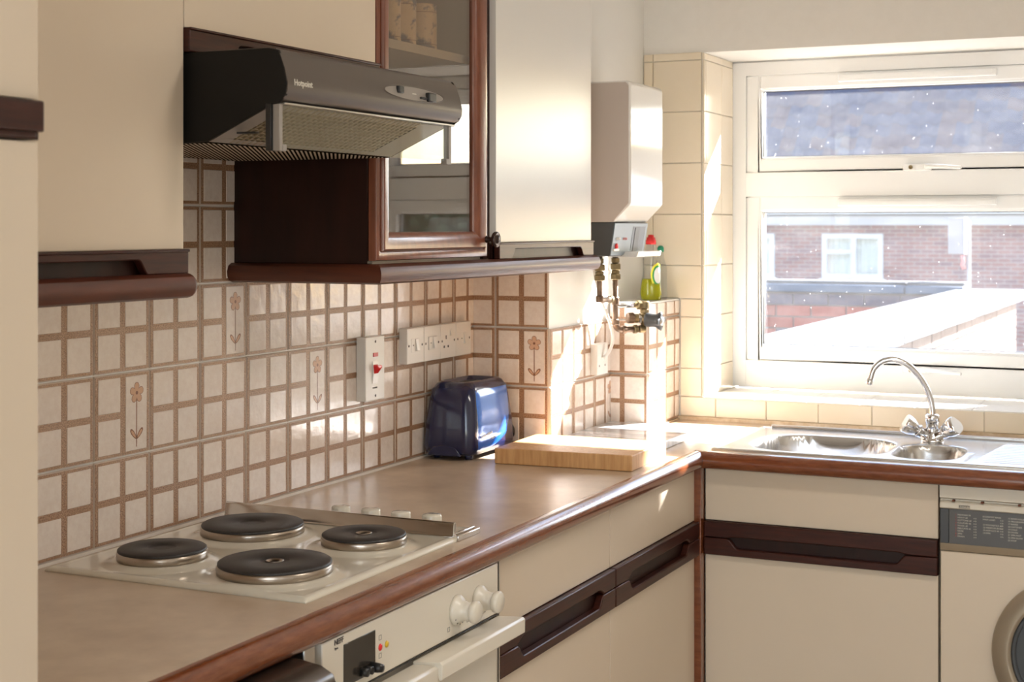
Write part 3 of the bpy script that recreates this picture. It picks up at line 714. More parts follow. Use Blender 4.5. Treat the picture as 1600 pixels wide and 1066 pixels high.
B().loft(rings).build('shell', NAVY, toast)
tp = B(); zz = TZ1-.0098
tp.box((TX0+.034, TY0+.055, zz-.002), (TX1-.034, TY1-.055, zz)); tp.build('top_plate', ALU, toast)
for x in (.052, .082): B().box((x, TY0+.068, zz-.001), (x+.016, TY1-.068, zz+.0008)).build('slot', BLACK, toast)
# bright blue side panel with lens-shaped lower edge
pn = []
def side_x(z):
    tt = [(TZ0+.004, hx-.002), (TZ0+.02, hx), (TZ0+.07, hx-.002), (TZ0+.12, hx-.007), (TZ0+.155, hx-.011), (TZ1-.014, hx-.015)]
    for (a, b_), (c, d) in zip(tt, tt[1:]):
        if a <= z <= c: return (TX0+TX1)/2+b_+(d-b_)*(z-a)/(c-a)
    return (TX0+TX1)/2+tt[-1][1]
bl = B(); NV, NU = 22, 14; G = []
for j in range(NV+1):
    s_ = j/NV; row = []
    for i in range(NU+1):
        u_ = i/NU; ya = TY0+.030+.010*s_; yb = TY1-.028-.014*s_-.030*(1-s_)**3
        y = ya+(yb-ya)*u_; zlow = TZ0+.012+.050*max(0, u_-.35)**1.6; z = zlow+(TZ1-.020-zlow)*s_
        edge = min(u_, 1-u_, s_, 1-s_)
        x = side_x(z)+.0025*min(1, edge/.06)-.0005+.002*math.sin(math.pi*u_)
        row.append((x, y, z))
    G.append(row)
bl.add([p for r_ in G for p in r_], [(j*(NU+1)+i, j*(NU+1)+i+1, (j+1)*(NU+1)+i+1, (j+1)*(NU+1)+i) for j in range(NV) for i in range(NU)], 0, True)
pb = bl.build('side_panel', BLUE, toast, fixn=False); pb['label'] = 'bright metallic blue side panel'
lettering('morphy richards', .0095, (TX1+.0040, TY0+.040, TZ0+.040), (0, 1, .10), (0, -.10, 1), LETTERW, toast, bold=True)
lettering('Comfort', .0070, (TX1+.0040, TY0+.095, TZ0+.031), (0, 1, .14), (0, -.14, 1), LETTERW, toast)
B().prism([(.030, .914), (.045, .932), (.075, .938), (.105, .932), (.120, .914), (.118, .911), (.032, .911)], 'y', TY0-.003, TY0+.004).build('crumb_tray', NAVY, toast, .001, 1)
for x, y in ((.037, 1.200), (.124, 1.200), (.037, 1.39), (.124, 1.39)): B().lathe([(.009, 0), (.011, .013)], (x, y, .9005), n=16).build('foot', NAVY, toast)
B().lathe([(.020, 0), (.019, .010), (.014, .014), (.0001, .015)], (.128, TY1-.012, .945), (.6, 1, .1), 24).build('browning_dial', BLACK, toast)
B().box((.060, TY1-.004, 1.00), (.090, TY1+.012, 1.012)).build('lever', BLACK, toast, .002, 2)

# ------------------------------------------------------------------ switches and sockets
cs = thing('cooker_switch', 'tall white cooker switch with red rocker, left of the row of sockets', 'switch', (0, .917, 1.14))
B().box((.0055, .872, 1.069), (.030, .957, 1.214)).build('plate', WPLAS, cs, .002, 2)
B().box((.0295, .905, 1.168), (.0315, .926, 1.177)).build('neon', PINK, cs, .0005, 1)
B().prism([(.0295, 1.160), (.0295, 1.105), (.0305, 1.108), (.0335, 1.130), (.0310, 1.157)], 'y', .902, .925).build('rocker_surround', WPLAS, cs)
B().prism([(.0300, 1.152), (.0300, 1.128), (.0335, 1.130), (.0440, 1.144), (.0425, 1.149), (.0340, 1.148)], 'y', .904, .923).build('rocker', RED, cs, .001, 2)
for z in (1.2025, 1.0795): B().lathe([(.0032, 0), (.0001, .0003)], (.0302, .916, z), (1, 0, 0), 14).build('screw', LETTER, cs)
lettering('COOKER', .005, (.0304, .903, 1.096), (0, 1, 0), (0, 0, 1), LETTER, cs)
G_ = 'white electrical plates in a row above the toaster'
P0, P1, PZ0, PZ1 = 1.066, 1.402, 1.137, 1.222
pw = (P1-P0)/4
labs = ['white fused switch plate, first of the row from the left', 'white fused switch plate with raised centre, second from the left', 'white single three-pin socket, third plate from the left', 'white fused switch plate nearest the corner']
for i in range(4):
    a = P0+i*pw+.0006; b_ = P0+(i+1)*pw-.0006; c = (a+b_)/2
    t = thing('power_socket' if i == 2 else 'fused_switch', labs[i], 'socket' if i == 2 else 'switch', (0, c, 1.18), G_)
    B().box((.0055, a, PZ0), (.028, b_, PZ1)).build('plate', WPLAS, t, .0018, 2)
    if i == 2:
        for (y, z, hy_, hz_) in ((c-.012, 1.189, .0022, .0045), (c-.022, 1.166, .0032, .0028), (c-.001, 1.166, .0032, .0028)):
            B().box((.0275, y-hy_, z-hz_), (.0284, y+hy_, z+hz_)).build('pin_hole', BLACK, t)
        B().prism([(.0275, 1.210), (.0275, 1.190), (.0290, 1.191), (.0330, 1.194), (.0285, 1.209)], 'y', c+.008, c+.020).build('rocker', WPLAS, t)
    else:
        if i == 1: B().box((.027, c-.021, 1.164), (.031, c+.021, 1.196)).build('raised_centre', WPLAS, t, .001, 1)
        else: B().box((.0275, c-.021, 1.164), (.0287, c+.021, 1.196)).build('raised_centre', WPLAS, t, .0004, 1)
        x = .0305 if i == 1 else .0283
        B().prism([(x, 1.196), (x, 1.166), (x+.006, 1.168), (x+.0015, 1.195)], 'y', c-.002, c+.010).build('rocker', WPLAS, t)
        B().box((x, c-.013, 1.179), (x+.001, c-.010, 1.182)).build('indicator', LETTER, t)
    for y in (c-.0325, c+.0325): B().lathe([(.0030, 0), (.0001, .0003)], (.0281, y, 1.180), (1, 0, 0), 14).build('screw', LETTER, t)
fs_ = thing('fused_spur', 'white fused spur box below the water heater where the flex ends', 'switch', (X1, 1.767, 1.10))
B().box((X1+.0055, 1.728, 1.062), (X1+.026, 1.806, 1.146)).build('plate', WPLAS, fs_, .002, 2)
for y in (1.742, 1.784): B().lathe([(.003, 0), (.0001, .0003)], (X1+.0262, y, 1.086), (1, 0, 0), 12).build('screw', LETTER, fs_)

# ------------------------------------------------------------------ wall cabinets
DX0, DX1 = .312, .330          # door slab
ZU = 2.20                      # top of the wall cabinets
def wall_strip(t, y0, y1, s0, s1, z0=1.392, z1=1.4285):
    """the mahogany pull strip under a wall-cabinet door, with one long rounded notch from below"""
    zs = z0+.0
    c = .022; poly = [(y0, z0), (s0, z0)]
    top = z0+.022
    for k in range(7): q = k/6; poly.append((s0+c*q, z0+(top-z0)*(.5-.5*math.cos(q*math.pi))))
    for k in range(7): q = 1-k/6; poly.append((s1-c*q, z0+(top-z0)*(.5-.5*math.cos(q*math.pi))))
    poly += [(s1, z0), (y1, z0), (y1, z1), (y0, z1)]
    B().prism(poly, 'x', DX1-.004, DX1+.010).build('handle_strip', MAHOH, t, .0018, 2)
    B().box((DX1-.006, y0, z1-.004), (DX1+.013, y1, z1+.0005)).build('strip_beading', MAHOH, t, .0015, 2)
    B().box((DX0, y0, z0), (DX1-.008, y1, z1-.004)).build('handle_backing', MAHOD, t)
def rail(y0, y1, ret0, ret1, t, x0=0.0):
    """rounded light rail under a wall cabinet; ret0/ret1 add a return to the wall"""
    pr = [(-.020, 1.392), (.010, 1.392), (.019, 1.387), (.0235, 1.376), (.0225, 1.366), (.017, 1.358), (.008, 1.3545), (-.020, 1.3545)]
    b = B(); pth = []
    X = DX1+.001
    if ret0: pth += [(x0+.006, y0)]
    pth += [(X, y0), (X, y1)]
    P = [Vector((*p, 0)) for p in pth]; rings = []
    for i, p in enumerate(P):
        d0 = (P[i]-P[i-1]).normalized() if i else None; d1_ = (P[i+1]-P[i]).normalized() if i < len(P)-1 else None
        n0 = Vector((d0.y, -d0.x, 0)) if d0 else None; n1 = Vector((d1_.y, -d1_.x, 0)) if d1_ else None
        if n0 and n1: nn = (n0+n1).normalized(); nn = nn/nn.dot(n0)
        else: nn = n0 or n1
        rings.append([p+nn*o_+Vector((0, 0, z)) for o_, z in pr])
    b.loft(rings); o = b.build('light_rail', MAHO, t); o.data.set_sharp_from_angle(angle=R(32)); return o
# left: plain door
t = thing('wall_cabinet', 'cream single-door wall cabinet left of the cooker hood', 'cabinet', (0, -.47, 1.39))
B().box((.004, -.770, 1.3925), (.310, -.176, ZU)).build('body', CREAM, t)
B().box((DX0, -.770, 1.4290), (DX1, -.1745, ZU)).build('door', CREAM, t, .001, 2)
wall_strip(t, -.770, -.1745, -.62, -.270)
o = rail(-.770, -.176, False, False, t)
B().lathe([(.0001, .0), (.016, .0), (.0185, .006), (.0185, .0)], (DX1+.004, -.176, 1.3733), (0, 1, 0), 20).build('rail_end', MAHO, t)
# middle: short door above the hood
t = thing('bridge_cabinet', 'short cream cabinet above the cooker hood', 'cabinet', (0, .12, 1.77))
B().box((.012, -.1725, 1.745), (.310, .404, ZU)).build('body', CREAM, t)
B().box((DX0, -.1725, 1.7700), (DX1, .4045, ZU)).build('door', CREAM, t, .001, 2)
wall_strip(t, -.1725, .4045, -.06, .300, 1.7325, 1.7692)
# glazed display unit
gc = thing('display_cabinet', 'mahogany display cabinet with glazed door holding patterned jars', 'cabinet', (0, .66, 1.39))
GY0, GY1 = .4085, .9165
bd_ = B().box((.004, GY0, 1.392), (.310, GY0+.018, ZU)); bd_.build('side_panel', MAHOD, gc, .001, 1)
B().box((.004, GY1-.018, 1.392), (.310, GY1, ZU)).build('inner_side', CABIN, gc)
B().box((.004, GY0+.018, 1.392), (.310, GY1-.018, 1.410)).box((.004, GY0+.018, ZU-.018), (.310, GY1-.018, ZU)).box((.004, GY0+.018, 1.41), (.010, GY1-.018, ZU-.018)).build('carcass', CABIN, gc)
B().box((.011, GY0+.019, 1.817), (.285, GY1-.019, 1.835)).build('shelf', CABIN, gc)
B().box((.011, GY0+.019, 1.600), (.285, GY1-.019, 1.612)).build('shelf', CABIN, gc)
# framed door: stepped moulding
dor = B()
def frame_ring(b, y0, y1, z0, z1, steps, mi=0):
    """steps: (inset, x) profile from outer edge inward, mitred corners"""
    rings = [[(x, y0+i, z0+i), (x, y1-i, z0+i), (x, y1-i, z1-i), (x, y0+i, z1-i)] for i, x in steps]
    n = 4; vs = [p for r_ in rings for p in r_]; m = len(rings)
    for j in range(m):
        for k in range(4):
            b.add([rings[j][k], rings[j][(k+1) % 4], rings[(j+1) % m][(k+1) % 4], rings[(j+1) % m][k]], [(0, 1, 2, 3)], mi, True)
ZD0, ZD1 = 1.3985, ZU
DY0, DY1 = .4100, .8850
steps = [(0, .312), (0, .325), (.0015, .3285), (.006, .3300), (.0145, .3290), (.0175, .3262), (.0190, .3330), (.022, .3358), (.030, .3352), (.040, .3322), (.049, .3275), (.0535, .3225), (.0545, .316), (.0545, .312)]
frame_ring(dor, DY0, DY1, ZD0, ZD1, steps)
fo = dor.build('door_frame', MAHOF, gc); fo.data.set_sharp_from_angle(angle=R(38)); fo['label'] = 'moulded reddish door frame'
B().box((.3155, DY0+.052, ZD0+.052), (.3185, DY1-.052, ZD1-.052)).build('glass_pane', PANE, fo)
kn = B().lathe([(.0085, 0), (.0065, .004), (.0050, .012), (.0075, .017), (.0150, .020), (.0172, .024), (.0165, .028), (.0135, .0295), (.0115, .0285), (.0100, .0285), (.0085, .0315), (.0001, .0325)], (.334, .866, 1.436), (1, 0, 0), 32)
kn.build('door_knob', mat('dark_bronze', (.06, .04, .035), .22, .6), fo)
B().box((.300, DY1+.001, 1.393), (.318, GY1, ZU)).build('filler', MAHOD, gc)
# right: plain door
wc = thing('wall_cabinet', 'cream single-door wall cabinet next to the water heater', 'cabinet', (0, 1.19, 1.39))
B().box((.004, GY1+.001, 1.3925), (.310, YC-.0045, ZU)).build('body', CREAM, wc)
B().box((DX0, .9185, 1.4290), (DX1+.003, YC+.004, ZU)).build('door', mat('white_laminate', (.78, .76, .71), .30), wc, .001, 2)
wall_strip(wc, .9225, YC+.004, .985, 1.405)
# one rail runs under the display cabinet and the plain one, with a return along the display cabinet's side
rl = rail(GY0-.001, YC+.0165, True, False, gc)
# jars
for i, (y, z, r, h) in enumerate(((.612, 1.8355, .029, .118), (.676, 1.8355, .029, .104), (.762, 1.8355, .031, .098))):
    t = thing('china_jar', ['tall blue-patterned china jar at the left of the display shelf', 'patterned china jar in the middle of the display shelf', 'wider patterned china jar at the right of the display shelf'][i], 'jar', (.235, y, z), 'patterned jars in the display cabinet')
    B().lathe([(r*.92, 0), (r, .003), (r, h-.004), (r*1.02, h-.003), (r*1.02, h), (r*.9, h), (r*.9, .01), (.0001, .01)], (.235, y, z), n=32).build('body', MUG, t)
    for zz in (z+.012, z+h-.018): B().lathe([(r+.0002, 0), (r+.0006, .0004), (r+.0002, .0010)], (.235, y, zz), n=32).build('painted_band', TOUT, t)

# ------------------------------------------------------------------ cooker hood
hood = thing('cooker_hood', 'slim dark metallic cooker hood with glass visor between the wall cabinets', 'cooker hood', (.25, .12, 1.6))
HL, HRt = -.165, .402
# body side profile (x,z)
side = [(.012, 1.592), (.012, 1.7315), (.480, 1.7315), (.497, 1.7275), (.508, 1.700), (.5125, 1.676), (.510, 1.660), (.498, 1.648), (.484, 1.6465), (.368, 1.594), (.33, 1.592)]
B().prism(side, 'y', HL, HL+.006).build('end_panel', HOODB, hood, .0015, 2)
B().prism(side, 'y', HRt-.006, HRt).build('end_panel', HOODB, hood, .0015, 2)
B().box((.012, HL+.006, 1.7255), (.345, HRt-.006, 1.7315)).box((.012, HL+.006, 1.60), (.018, HRt-.006, 1.7255)).build('housing', HOODB, hood)
fp = [(.345, 1.7315), (.478, 1.7322), (.492, 1.7300), (.500, 1.7215), (.508, 1.700), (.5135, 1.679), (.5128, 1.666), (.507, 1.656), (.497, 1.651), (.484, 1.6490), (.484, 1.6535), (.497, 1.657), (.504, 1.664), (.508, 1.678), (.502, 1.700), (.492, 1.722), (.478, 1.7260), (.345, 1.7255)]
o = B().prism(fp, 'y', HL+.001, HRt+.002, smooth=True).build('front_panel', HOODF, hood); o.data.set_sharp_from_angle(angle=R(50))
B().box((.489, HL+.010, 1.6465), (.5020, HRt-.004, 1.6500)).build('lower_trim', ALU, hood, .001, 1)
# control recess
def on_front(y, z, off=0): 
    # surface point of the front panel at height z
    tab = [(1.666, .5128), (1.679, .5135), (1.700, .508), (1.7215, .500)]
    for (a, xa), (b_, xb) in zip(tab, tab[1:]):
        if a <= z <= b_: return (xa+(xb-xa)*(z-a)/(b_-a)+off, y, z)
    return (.51+off, y, z)
cy_, cz_ = .232, 1.6925
el = [(cy_+.108*math.cos(2*math.pi*k/48), cz_+.0135*math.sin(2*math.pi*k/48)) for k in range(48)]
el2 = [(cy_+.103*math.cos(2*math.pi*k/48), cz_+.0115*math.sin(2*math.pi*k/48)) for k in range(48)]
eb = B(); eb.loft([[on_front(y, z, .0004) for y, z in el], [on_front(y, z, .0018) for y, z in [(cy_+(y-cy_)*.975, cz_+(z-cz_)*.92) for y, z in el]], [on_front(y, z, .0003) for y, z in el2]], cap=False)
eb.build('control_surround', HOODF, hood)
B().add([on_front(y, z, .0004) for y, z in el2], [tuple(range(48))]).build('control_plate', HOODG, hood)
for (y, z, hy_, hz_, d) in ((.178, 1.696, .009, .006, .006), (.283, 1.690, .013, .008, .008), (.258, 1.687, .012, .0018, .004)):
    p = on_front(y, z); B().box((p[0]-.001, y-hy_, z-hz_), (p[0]+d, y+hy_, z+hz_)).build('slider', BLACK, hood, .0018, 3)
p = on_front(.232, 1.6925); B().box((p[0], .222, 1.6915), (p[0]+.0008, .236, 1.6930)).build('printed_mark', LETTERW, hood)
lettering('Hotpoint', .0135, on_front(-.148, 1.6755, .0008), (0, 1, 0), (-.15, 0, 1), LETTERW, hood, bold=True, shear=.15)
# underside: sloping front filter, flat rear filter with ribs
B().add([(.484, HL+.006, 1.6465), (.484, HL+.050, 1.6465), (.368, HL+.050, 1.594), (.368, HL+.006, 1.594)], [(0, 1, 2, 3)]).build('filter_frame', HOODG, hood)
B().add([(.484, HRt-.090, 1.6465), (.484, HRt-.006, 1.6465), (.368, HRt-.006, 1.594), (.368, HRt-.090, 1.594)], [(0, 1, 2, 3)]).build('filter_frame', HOODG, hood)
B().box((.405, HL+.022, 1.6055), (.440, HL+.034, 1.6085)).build('latch', BLACK, hood, .001, 1)
B().add([(.486, HL+.006, 1.6480), (.486, HRt-.006, 1.6480), (.470, HRt-.006, 1.6406), (.470, HL+.006, 1.6406)], [(0, 1, 2, 3)]).add([(.380, HL+.006, 1.5990), (.380, HRt-.006, 1.5990), (.366, HRt-.006, 1.5935), (.366, HL+.006, 1.5935)], [(0, 1, 2, 3)]).build('filter_edge', HOODG, hood)
B().add([(.484, HL+.050, 1.6500), (.484, HRt-.090, 1.6500), (.368, HRt-.090, 1.5975), (.368, HL+.050, 1.5975)], [(0, 1, 2, 3)]).build('front_filter', mat('filter_cloth', (.42, .34, .22), .8, noise=300, col2=(.25, .19, .11)), hood)
rb = B()
for k in range(27):
    y = HL+.052+k*.0158
    a = Vector((.484, y, 1.6490)); b_ = Vector((.368, y+.004, 1.5965)); rb.add([a, a+Vector((0, .0038, 0)), b_+Vector((0, .0038, 0)), b_, a+Vector((0, 0, -.003)), a+Vector((0, .0038, -.003)), b_+Vector((0, .0038, -.003)), b_+Vector((0, 0, -.003))], [(4, 5, 6, 7), (0, 1, 5, 4), (2, 3, 7, 6), (0, 4, 7, 3), (1, 2, 6, 5)])
for k in range(12):
    t_ = (k+.5)/12; x = .484-.116*t_; z = 1.649-.0525*t_; rb.box((x-.0012, HL+.05, z-.0022), (x+.0012, HRt-.09, z-.0005))
tag(rb.build('filter_grille', FILT, hood), kind='stuff')
B().box((.02, HL+.006, 1.592), (.366, HRt-.006, 1.596)).build('rear_filter', mat('grille_shadow', (.010, .007, .005), 1, spec=0), hood)  # shade between the ribs put into a matte black colour
rb = B(); gu = Vector((-.527, .85)); gn = Vector((.85, .527))
GA = (.030, HL+.010); GB = (.362, HRt-.012)
def clip_line(c):
    lo, hi = -9, 9; p0 = gn*c
    for ax in (0, 1):
        a = (GA[ax]-p0[ax])/gu[ax]; b_ = (GB[ax]-p0[ax])/gu[ax]; lo, hi = max(lo, min(a, b_)), min(hi, max(a, b_))
    return (p0+gu*lo, p0+gu*hi) if hi-lo > .004 else None
for k in range(-30, 100):
    A_, C_ = clip_line(k*.0072), clip_line(k*.0072+.0034)
    if A_ and C_: rb.add([(*A_[0], 1.5917), (*A_[1], 1.5917), (*C_[1], 1.5917), (*C_[0], 1.5917)], [(0, 1, 2, 3)])
tag(rb.build('rear_grille', mat('grille_metal', (.50, .42, .32), .6, .0), hood), kind='stuff')
# glass visor hanging under the front edge
vs_ = B().box((.490, HL+.012, 1.582), (.4935, HRt-.012, 1.6470)); vs_.build('visor', VISOR, hood)['label'] = 'clear glass visor'
B().box((.474, HL-.0005, 1.577), (.4842, HL+.008, 1.6480)).build('visor_hinge', BLACK, hood, .001, 1)
B().box((.484, HL+.004, 1.577), (.4965, HL+.013, 1.6480)).box((.484, HL+.013, 1.577), (.4965, HL+.024, 1.587)).build('visor_end', HOODG, hood, .001, 1)
B().box((.484, HRt-.016, 1.577), (.4965, HRt-.007, 1.6480)).box((.484, HRt-.026, 1.577), (.4965, HRt-.016, 1.587)).build('visor_end', HOODG, hood, .001, 1)

# ------------------------------------------------------------------ tall unit at the left edge
t = thing('tall_cabinet', 'tall cream cabinet with dark handle strip at the left edge, nearest the camera', 'cabinet', (.3, -1.1, 0))
B().box((.004, -1.38, .10), (.578, -.782, 2.2)).build('body', CREAM, t)
B().box((.580, -1.378, 1.602), (.600, -.781, 2.2)).build('upper_door', CREAM, t, .001, 2)
B().box((.580, -1.378, .12), (.600, -.781, 1.556)).build('lower_door', CREAM, t, .001, 2)
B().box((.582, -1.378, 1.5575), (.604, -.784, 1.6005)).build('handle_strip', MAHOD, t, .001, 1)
B().box((.600, -1.378, 1.566), (.612, -.784, 1.6000)).box((.600, -1.378, 1.559), (.607, -.790, 1.567)).build('pull', MAHOH, t, .002, 2)

# ------------------------------------------------------------------ water heater with pipes, bottle
bo = thing('water_heater', 'white wall-hung water heater with dark control panel, left of the window', 'water heater', (X1, 1.72, 1.6))
BY0, BY1, BX = 1.600, 1.852, .388
prb = [(X1+.001, 1.475), (X1+.001, 1.842), (BX-.012, 1.842), (BX-.003, 1.838), (BX, 1.829), (BX, 1.524), (BX-.006, 1.516), (.348, 1.482), (.341, 1.475)]
b = B().prism(prb, 'y', BY0+.002, BY1-.002); cs_ = b.build('casing', BOIL, bo, .004, 3)
B().prism([(X1+.001, 1.476), (X1+.001, 1.838), (BX-.013, 1.838), (BX-.005, 1.829), (BX-.005, 1.525), (.345, 1.482), (.340, 1.476)], 'y', BY0, BY0+.003).build('side_cover', BOILS, bo)
prc = [(X1+.001, 1.386), (X1+.001, 1.4745), (.344, 1.4745), (.330, 1.386)]
B().prism(prc, 'y', BY0+.003, BY1-.003).build('control_housing', DGREY, bo, .002, 1)
def cp(y, s_, off=0): return (.344-.014*s_+off, y, 1.4745-.0885*s_)
def quad(y0, y1, s0, s1, off): return [cp(y0, s0, off), cp(y1, s0, off), cp(y1, s1, off), cp(y0, s1, off)]
def slabq(y0, y1, s0, s1, o0, o1, m, nm, par):
    a = quad(y0, y1, s0, s1, o0); c = quad(y0, y1, s0, s1, o1)
    return B().add(a+c, [(3, 2, 1, 0), (4, 5, 6, 7), (0, 1, 5, 4), (1, 2, 6, 5), (2, 3, 7, 6), (3, 0, 4, 7)]).build(nm, m, par)
slabq(BY0+.004, BY1-.004, .03, .97, 0, .002, MGREY, 'control_panel', bo)
slabq(BY0+.140, BY1-.020, .12, .90, .0015, .0026, BLACK, 'display_window', bo)
slabq(BY0+.155, BY1-.060, .16, .88, .0018, .0036, DGREY, 'slide', bo)
B().lathe([(.007, 0), (.0065, .006), (.001, .007)], cp(BY0+.030, .70, .001), (1, 0, .15), 16).build('lamp_red', RED, bo)
B().box((.334, BY0+.014, 1.400), (.338, BY0+.050, 1.405)).build('scale_mark', WPLAS, bo)
lettering('WATER', .0095, cp(BY0+.022, .52, .0035), (0, 1, 0), (.15, 0, 1), LETTERW, bo, bold=True)
lettering('HEATER', .0085, cp(BY0+.072, .52, .0035), (0, 1, 0), (.15, 0, 1), LETTERR, bo, bold=True)
B().prism([(BY0+.09, 1.3830), (BY1+.022, 1.3830), (BY1+.034, 1.3975), (BY0+.105, 1.3975)], 'x', .30, .372).build('base_flap', BOIL, bo, .002, 2)
# pipework, one plumbed assembly
pw_ = thing('heater_pipework', 'tarnished copper pipes with black valve knob under the water heater', 'pipes', (.28, 1.72, 1.3))
def elbow(a, c, b_, r=.018, n=6):
    a, c, b_ = Vector(a), Vector(c), Vector(b_); p = c+(a-c).normalized()*r; q_ = c+(b_-c).normalized()*r
    return [a]+[(1-t)**2*p+2*t*(1-t)*c+t*t*q_ for t in [k/n for k in range(n+1)]]+[b_]
B().tube(elbow((.28, 1.657, 1.386), (.28, 1.657, 1.268), (.28, 1.735, 1.268)), .0075, 16).build('pipe', COPPER, pw_)
B().tube(elbow((.28, 1.770, 1.386), (.28, 1.770, 1.183), (.335, 1.850, 1.183), .022), .0080, 16).build('pipe', COPPER, pw_)
B().tube(elbow((.28, 1.770, 1.275), (.282, 1.773, 1.249), (.335, 1.850, 1.249), .012), .0075, 16).build('pipe', CHROME, pw_)
def nut(c, ax, r, h, m=BRASS, nm='nut', n=6):
    B().lathe([(r*.85, -h/2), (r, -h/2+.002), (r, h/2-.002), (r*.85, h/2)], c, ax, n, smooth=False).build(nm, m, pw_)
for y in (1.657, 1.770):
    for z, r, h in ((1.372, .0125, .014), (1.355, .0155, .018), (1.340, .0125, .010), (1.328, .0155, .016)): nut((.28, y, z), (0, 0, 1), r, h)
nut((.28, 1.657, 1.272), (0, 0, 1), .0105, .018, COPPER, 'elbow_joint', 16); nut((.28, 1.735, 1.268), (0, 1, 0), .0098, .016, BRASS, 'elbow_joint', 16)
nut((.28, 1.770, 1.262), (0, 0, 1), .0110, .022, COPPER, 'elbow_joint', 16); nut((.28, 1.770, 1.205), (0, 0, 1), .0108, .016, COPPER, 'elbow_joint', 16)
HD = Vector((.55, .80, 0)).normalized()
def hp_(t, z): return Vector((.28, 1.770, z))+HD*t
nut(hp_(.028, 1.183), HD, .0108, .014, COPPER, 'elbow_joint', 16); nut(hp_(.066, 1.183), HD, .0120, .014); nut(hp_(.088, 1.183), HD, .0105, .020, BRASS, 'elbow_joint', 16)
nut(hp_(.078, 1.249), HD, .0125, .014); nut((.333, 1.852, 1.249), (0, 0, 1), .0150, .020, BRASS, 'valve_top', 20)
nut((.333, 1.852, 1.232), (0, 0, 1), .0125, .012, BRASS)
B().cyl((.333, 1.852, 1.240), (.333, 1.852, 1.187), .0095, 18).build('valve_stem', BRASS, pw_)
B().tube([(.298, 1.822, 1.213), (.330, 1.850, 1.211), (.346, 1.850, 1.209)], [.0125, .0125, .0125], 18).build('valve_body', BRASS, pw_)
nut((.303, 1.826, 1.213), (.75, .65, 0), .0150, .020, COPPER, 'valve_cap', 20); nut((.322, 1.843, 1.211), (.75, .65, 0), .0150, .010, CHROME, 'nut', 6)
kd = B(); rings = []; d = Vector((1, -.12, -.06)).normalized(); q = Vector((0, 0, 1)).rotation_difference(d); a0 = Vector((.341, 1.850, 1.208))
for h, r, fl in ((0, .0185, 0), (.003, .0195, 0), (.022, .0180, .0), (.030, .0172, .05), (.039, .0200, .22), (.045, .0210, .28), (.047, .0170, .2)):
    rings.append([a0+q @ Vector((r*(1+fl*math.cos(4*t))*math.cos(t), r*(1+fl*math.cos(4*t))*math.sin(t), h)) for t in [2*math.pi*k/40 for k in range(40)]])
kd.loft(rings); kd.build('valve_knob', DGREY, pw_)
B().lathe([(.012, 0), (.011, .003), (.0001, .004)], a0+d*.0465, d, 24).build('knob_disc', ALU, pw_)
# white flex
fx = smooth_path([(.245, 1.690, 1.386), (.250, 1.705, 1.321), (.256, 1.738, 1.255), (.262, 1.777, 1.201), (.265, 1.791, 1.156), (.258, 1.783, 1.124), (.2485, 1.762, 1.106)], 8)
tag(B().tube(fx, .0042, 12).build('power_flex', WPLAS, None), 'white flex hanging from the water heater down to the spur box', 'cable')

bt = thing('soap_bottle', 'clear squeezy bottle of yellow washing-up liquid with red cap on the corner ledge', 'bottle', (.292, 2.02, 1.2527))
bx_, by_, bz = .292, 2.02, 1.2528
def bring(z, rx, ry): return [(bx_+rx*math.cos(t), by_+ry*math.sin(t), z) for t in [2*math.pi*k/32 for k in range(32)]]
shape = [(0, .028, .022), (.003, .031, .024), (.020, .0325, .026), (.045, .030, .024), (.070, .0245, .021), (.095, .0215, .019), (.120, .021, .0185), (.140, .020, .018), (.152, .016, .015), (.156, .0125, .0125), (.164, .0125, .0125)]
B().loft([bring(bz+z, rx, ry) for z, rx, ry in shape]).build('bottle_body', PLASTIC, bt)
B().loft([bring(bz+z+.0015, rx-.0015, ry-.0015) for z, rx, ry in shape[:4]]+[bring(bz+.062, .0258, .0215)]).build('liquid', LIQ, bt)
B().lathe([(.0150, 0), (.0150, .012), (.0125, .014), (.0125, .020), (.0085, .021), (.0085, .027), (.0001, .028)], (bx_, by_, bz+.160), n=24).build('cap', RED, bt)
lb = B()
def lab(b, r_, cz, hzz, a0_, a1_, off, mi=0):
    vs = []; fs = []; n = 12; m = 12
    for j in range(m+1):
        vz = -1+2*j/m; hw = math.sqrt(max(0, 1-vz*vz))
        for i in range(n+1):
            a = (a0_+a1_)/2+(a1_-a0_)/2*hw*(-1+2*i/n); vs.append((bx_+(r_+off)*math.cos(a), by_+(r_*.82+off)*math.sin(a), cz+hzz*vz))
    fs = [(j*(n+1)+i, j*(n+1)+i+1, (j+1)*(n+1)+i+1, (j+1)*(n+1)+i) for j in range(m) for i in range(n)]
    b.add(vs, fs, mi, True)
lab(lb, .0262, bz+.072, .036, R(-75), R(25), .0010, 0); lab(lb, .0262, bz+.072, .030, R(-65), R(15), .0016, 1); lab(lb, .0262, bz+.072, .024, R(-55), R(5), .0022, 2)
lb.build('label', [YLAB, GREENL, WPLAS], bt)
hg = B(); hg.lathe([(.007, 0), (.0085, .003), (.0085, .012), (.0001, .016)], (bx_+.026, by_+.03, bz+.142), n=16); 
tag(B().lathe([(.016, 0), (.019, .004), (.019, .090), (.010, .118), (.008, .136), (.0001, .137)], (.298, 2.085, bz), n=24).build('small_bottle', PLASTIC, None), 'small clear bottle with green cap behind the red-capped bottle', 'bottle')
sbot = bpy.data.objects['small_bottle']
B().lathe([(.0095, 0), (.0095, .012), (.006, .018), (.0001, .019)], (.298, 2.085, bz+.1375), n=18).build('cap', GREEN, sbot)

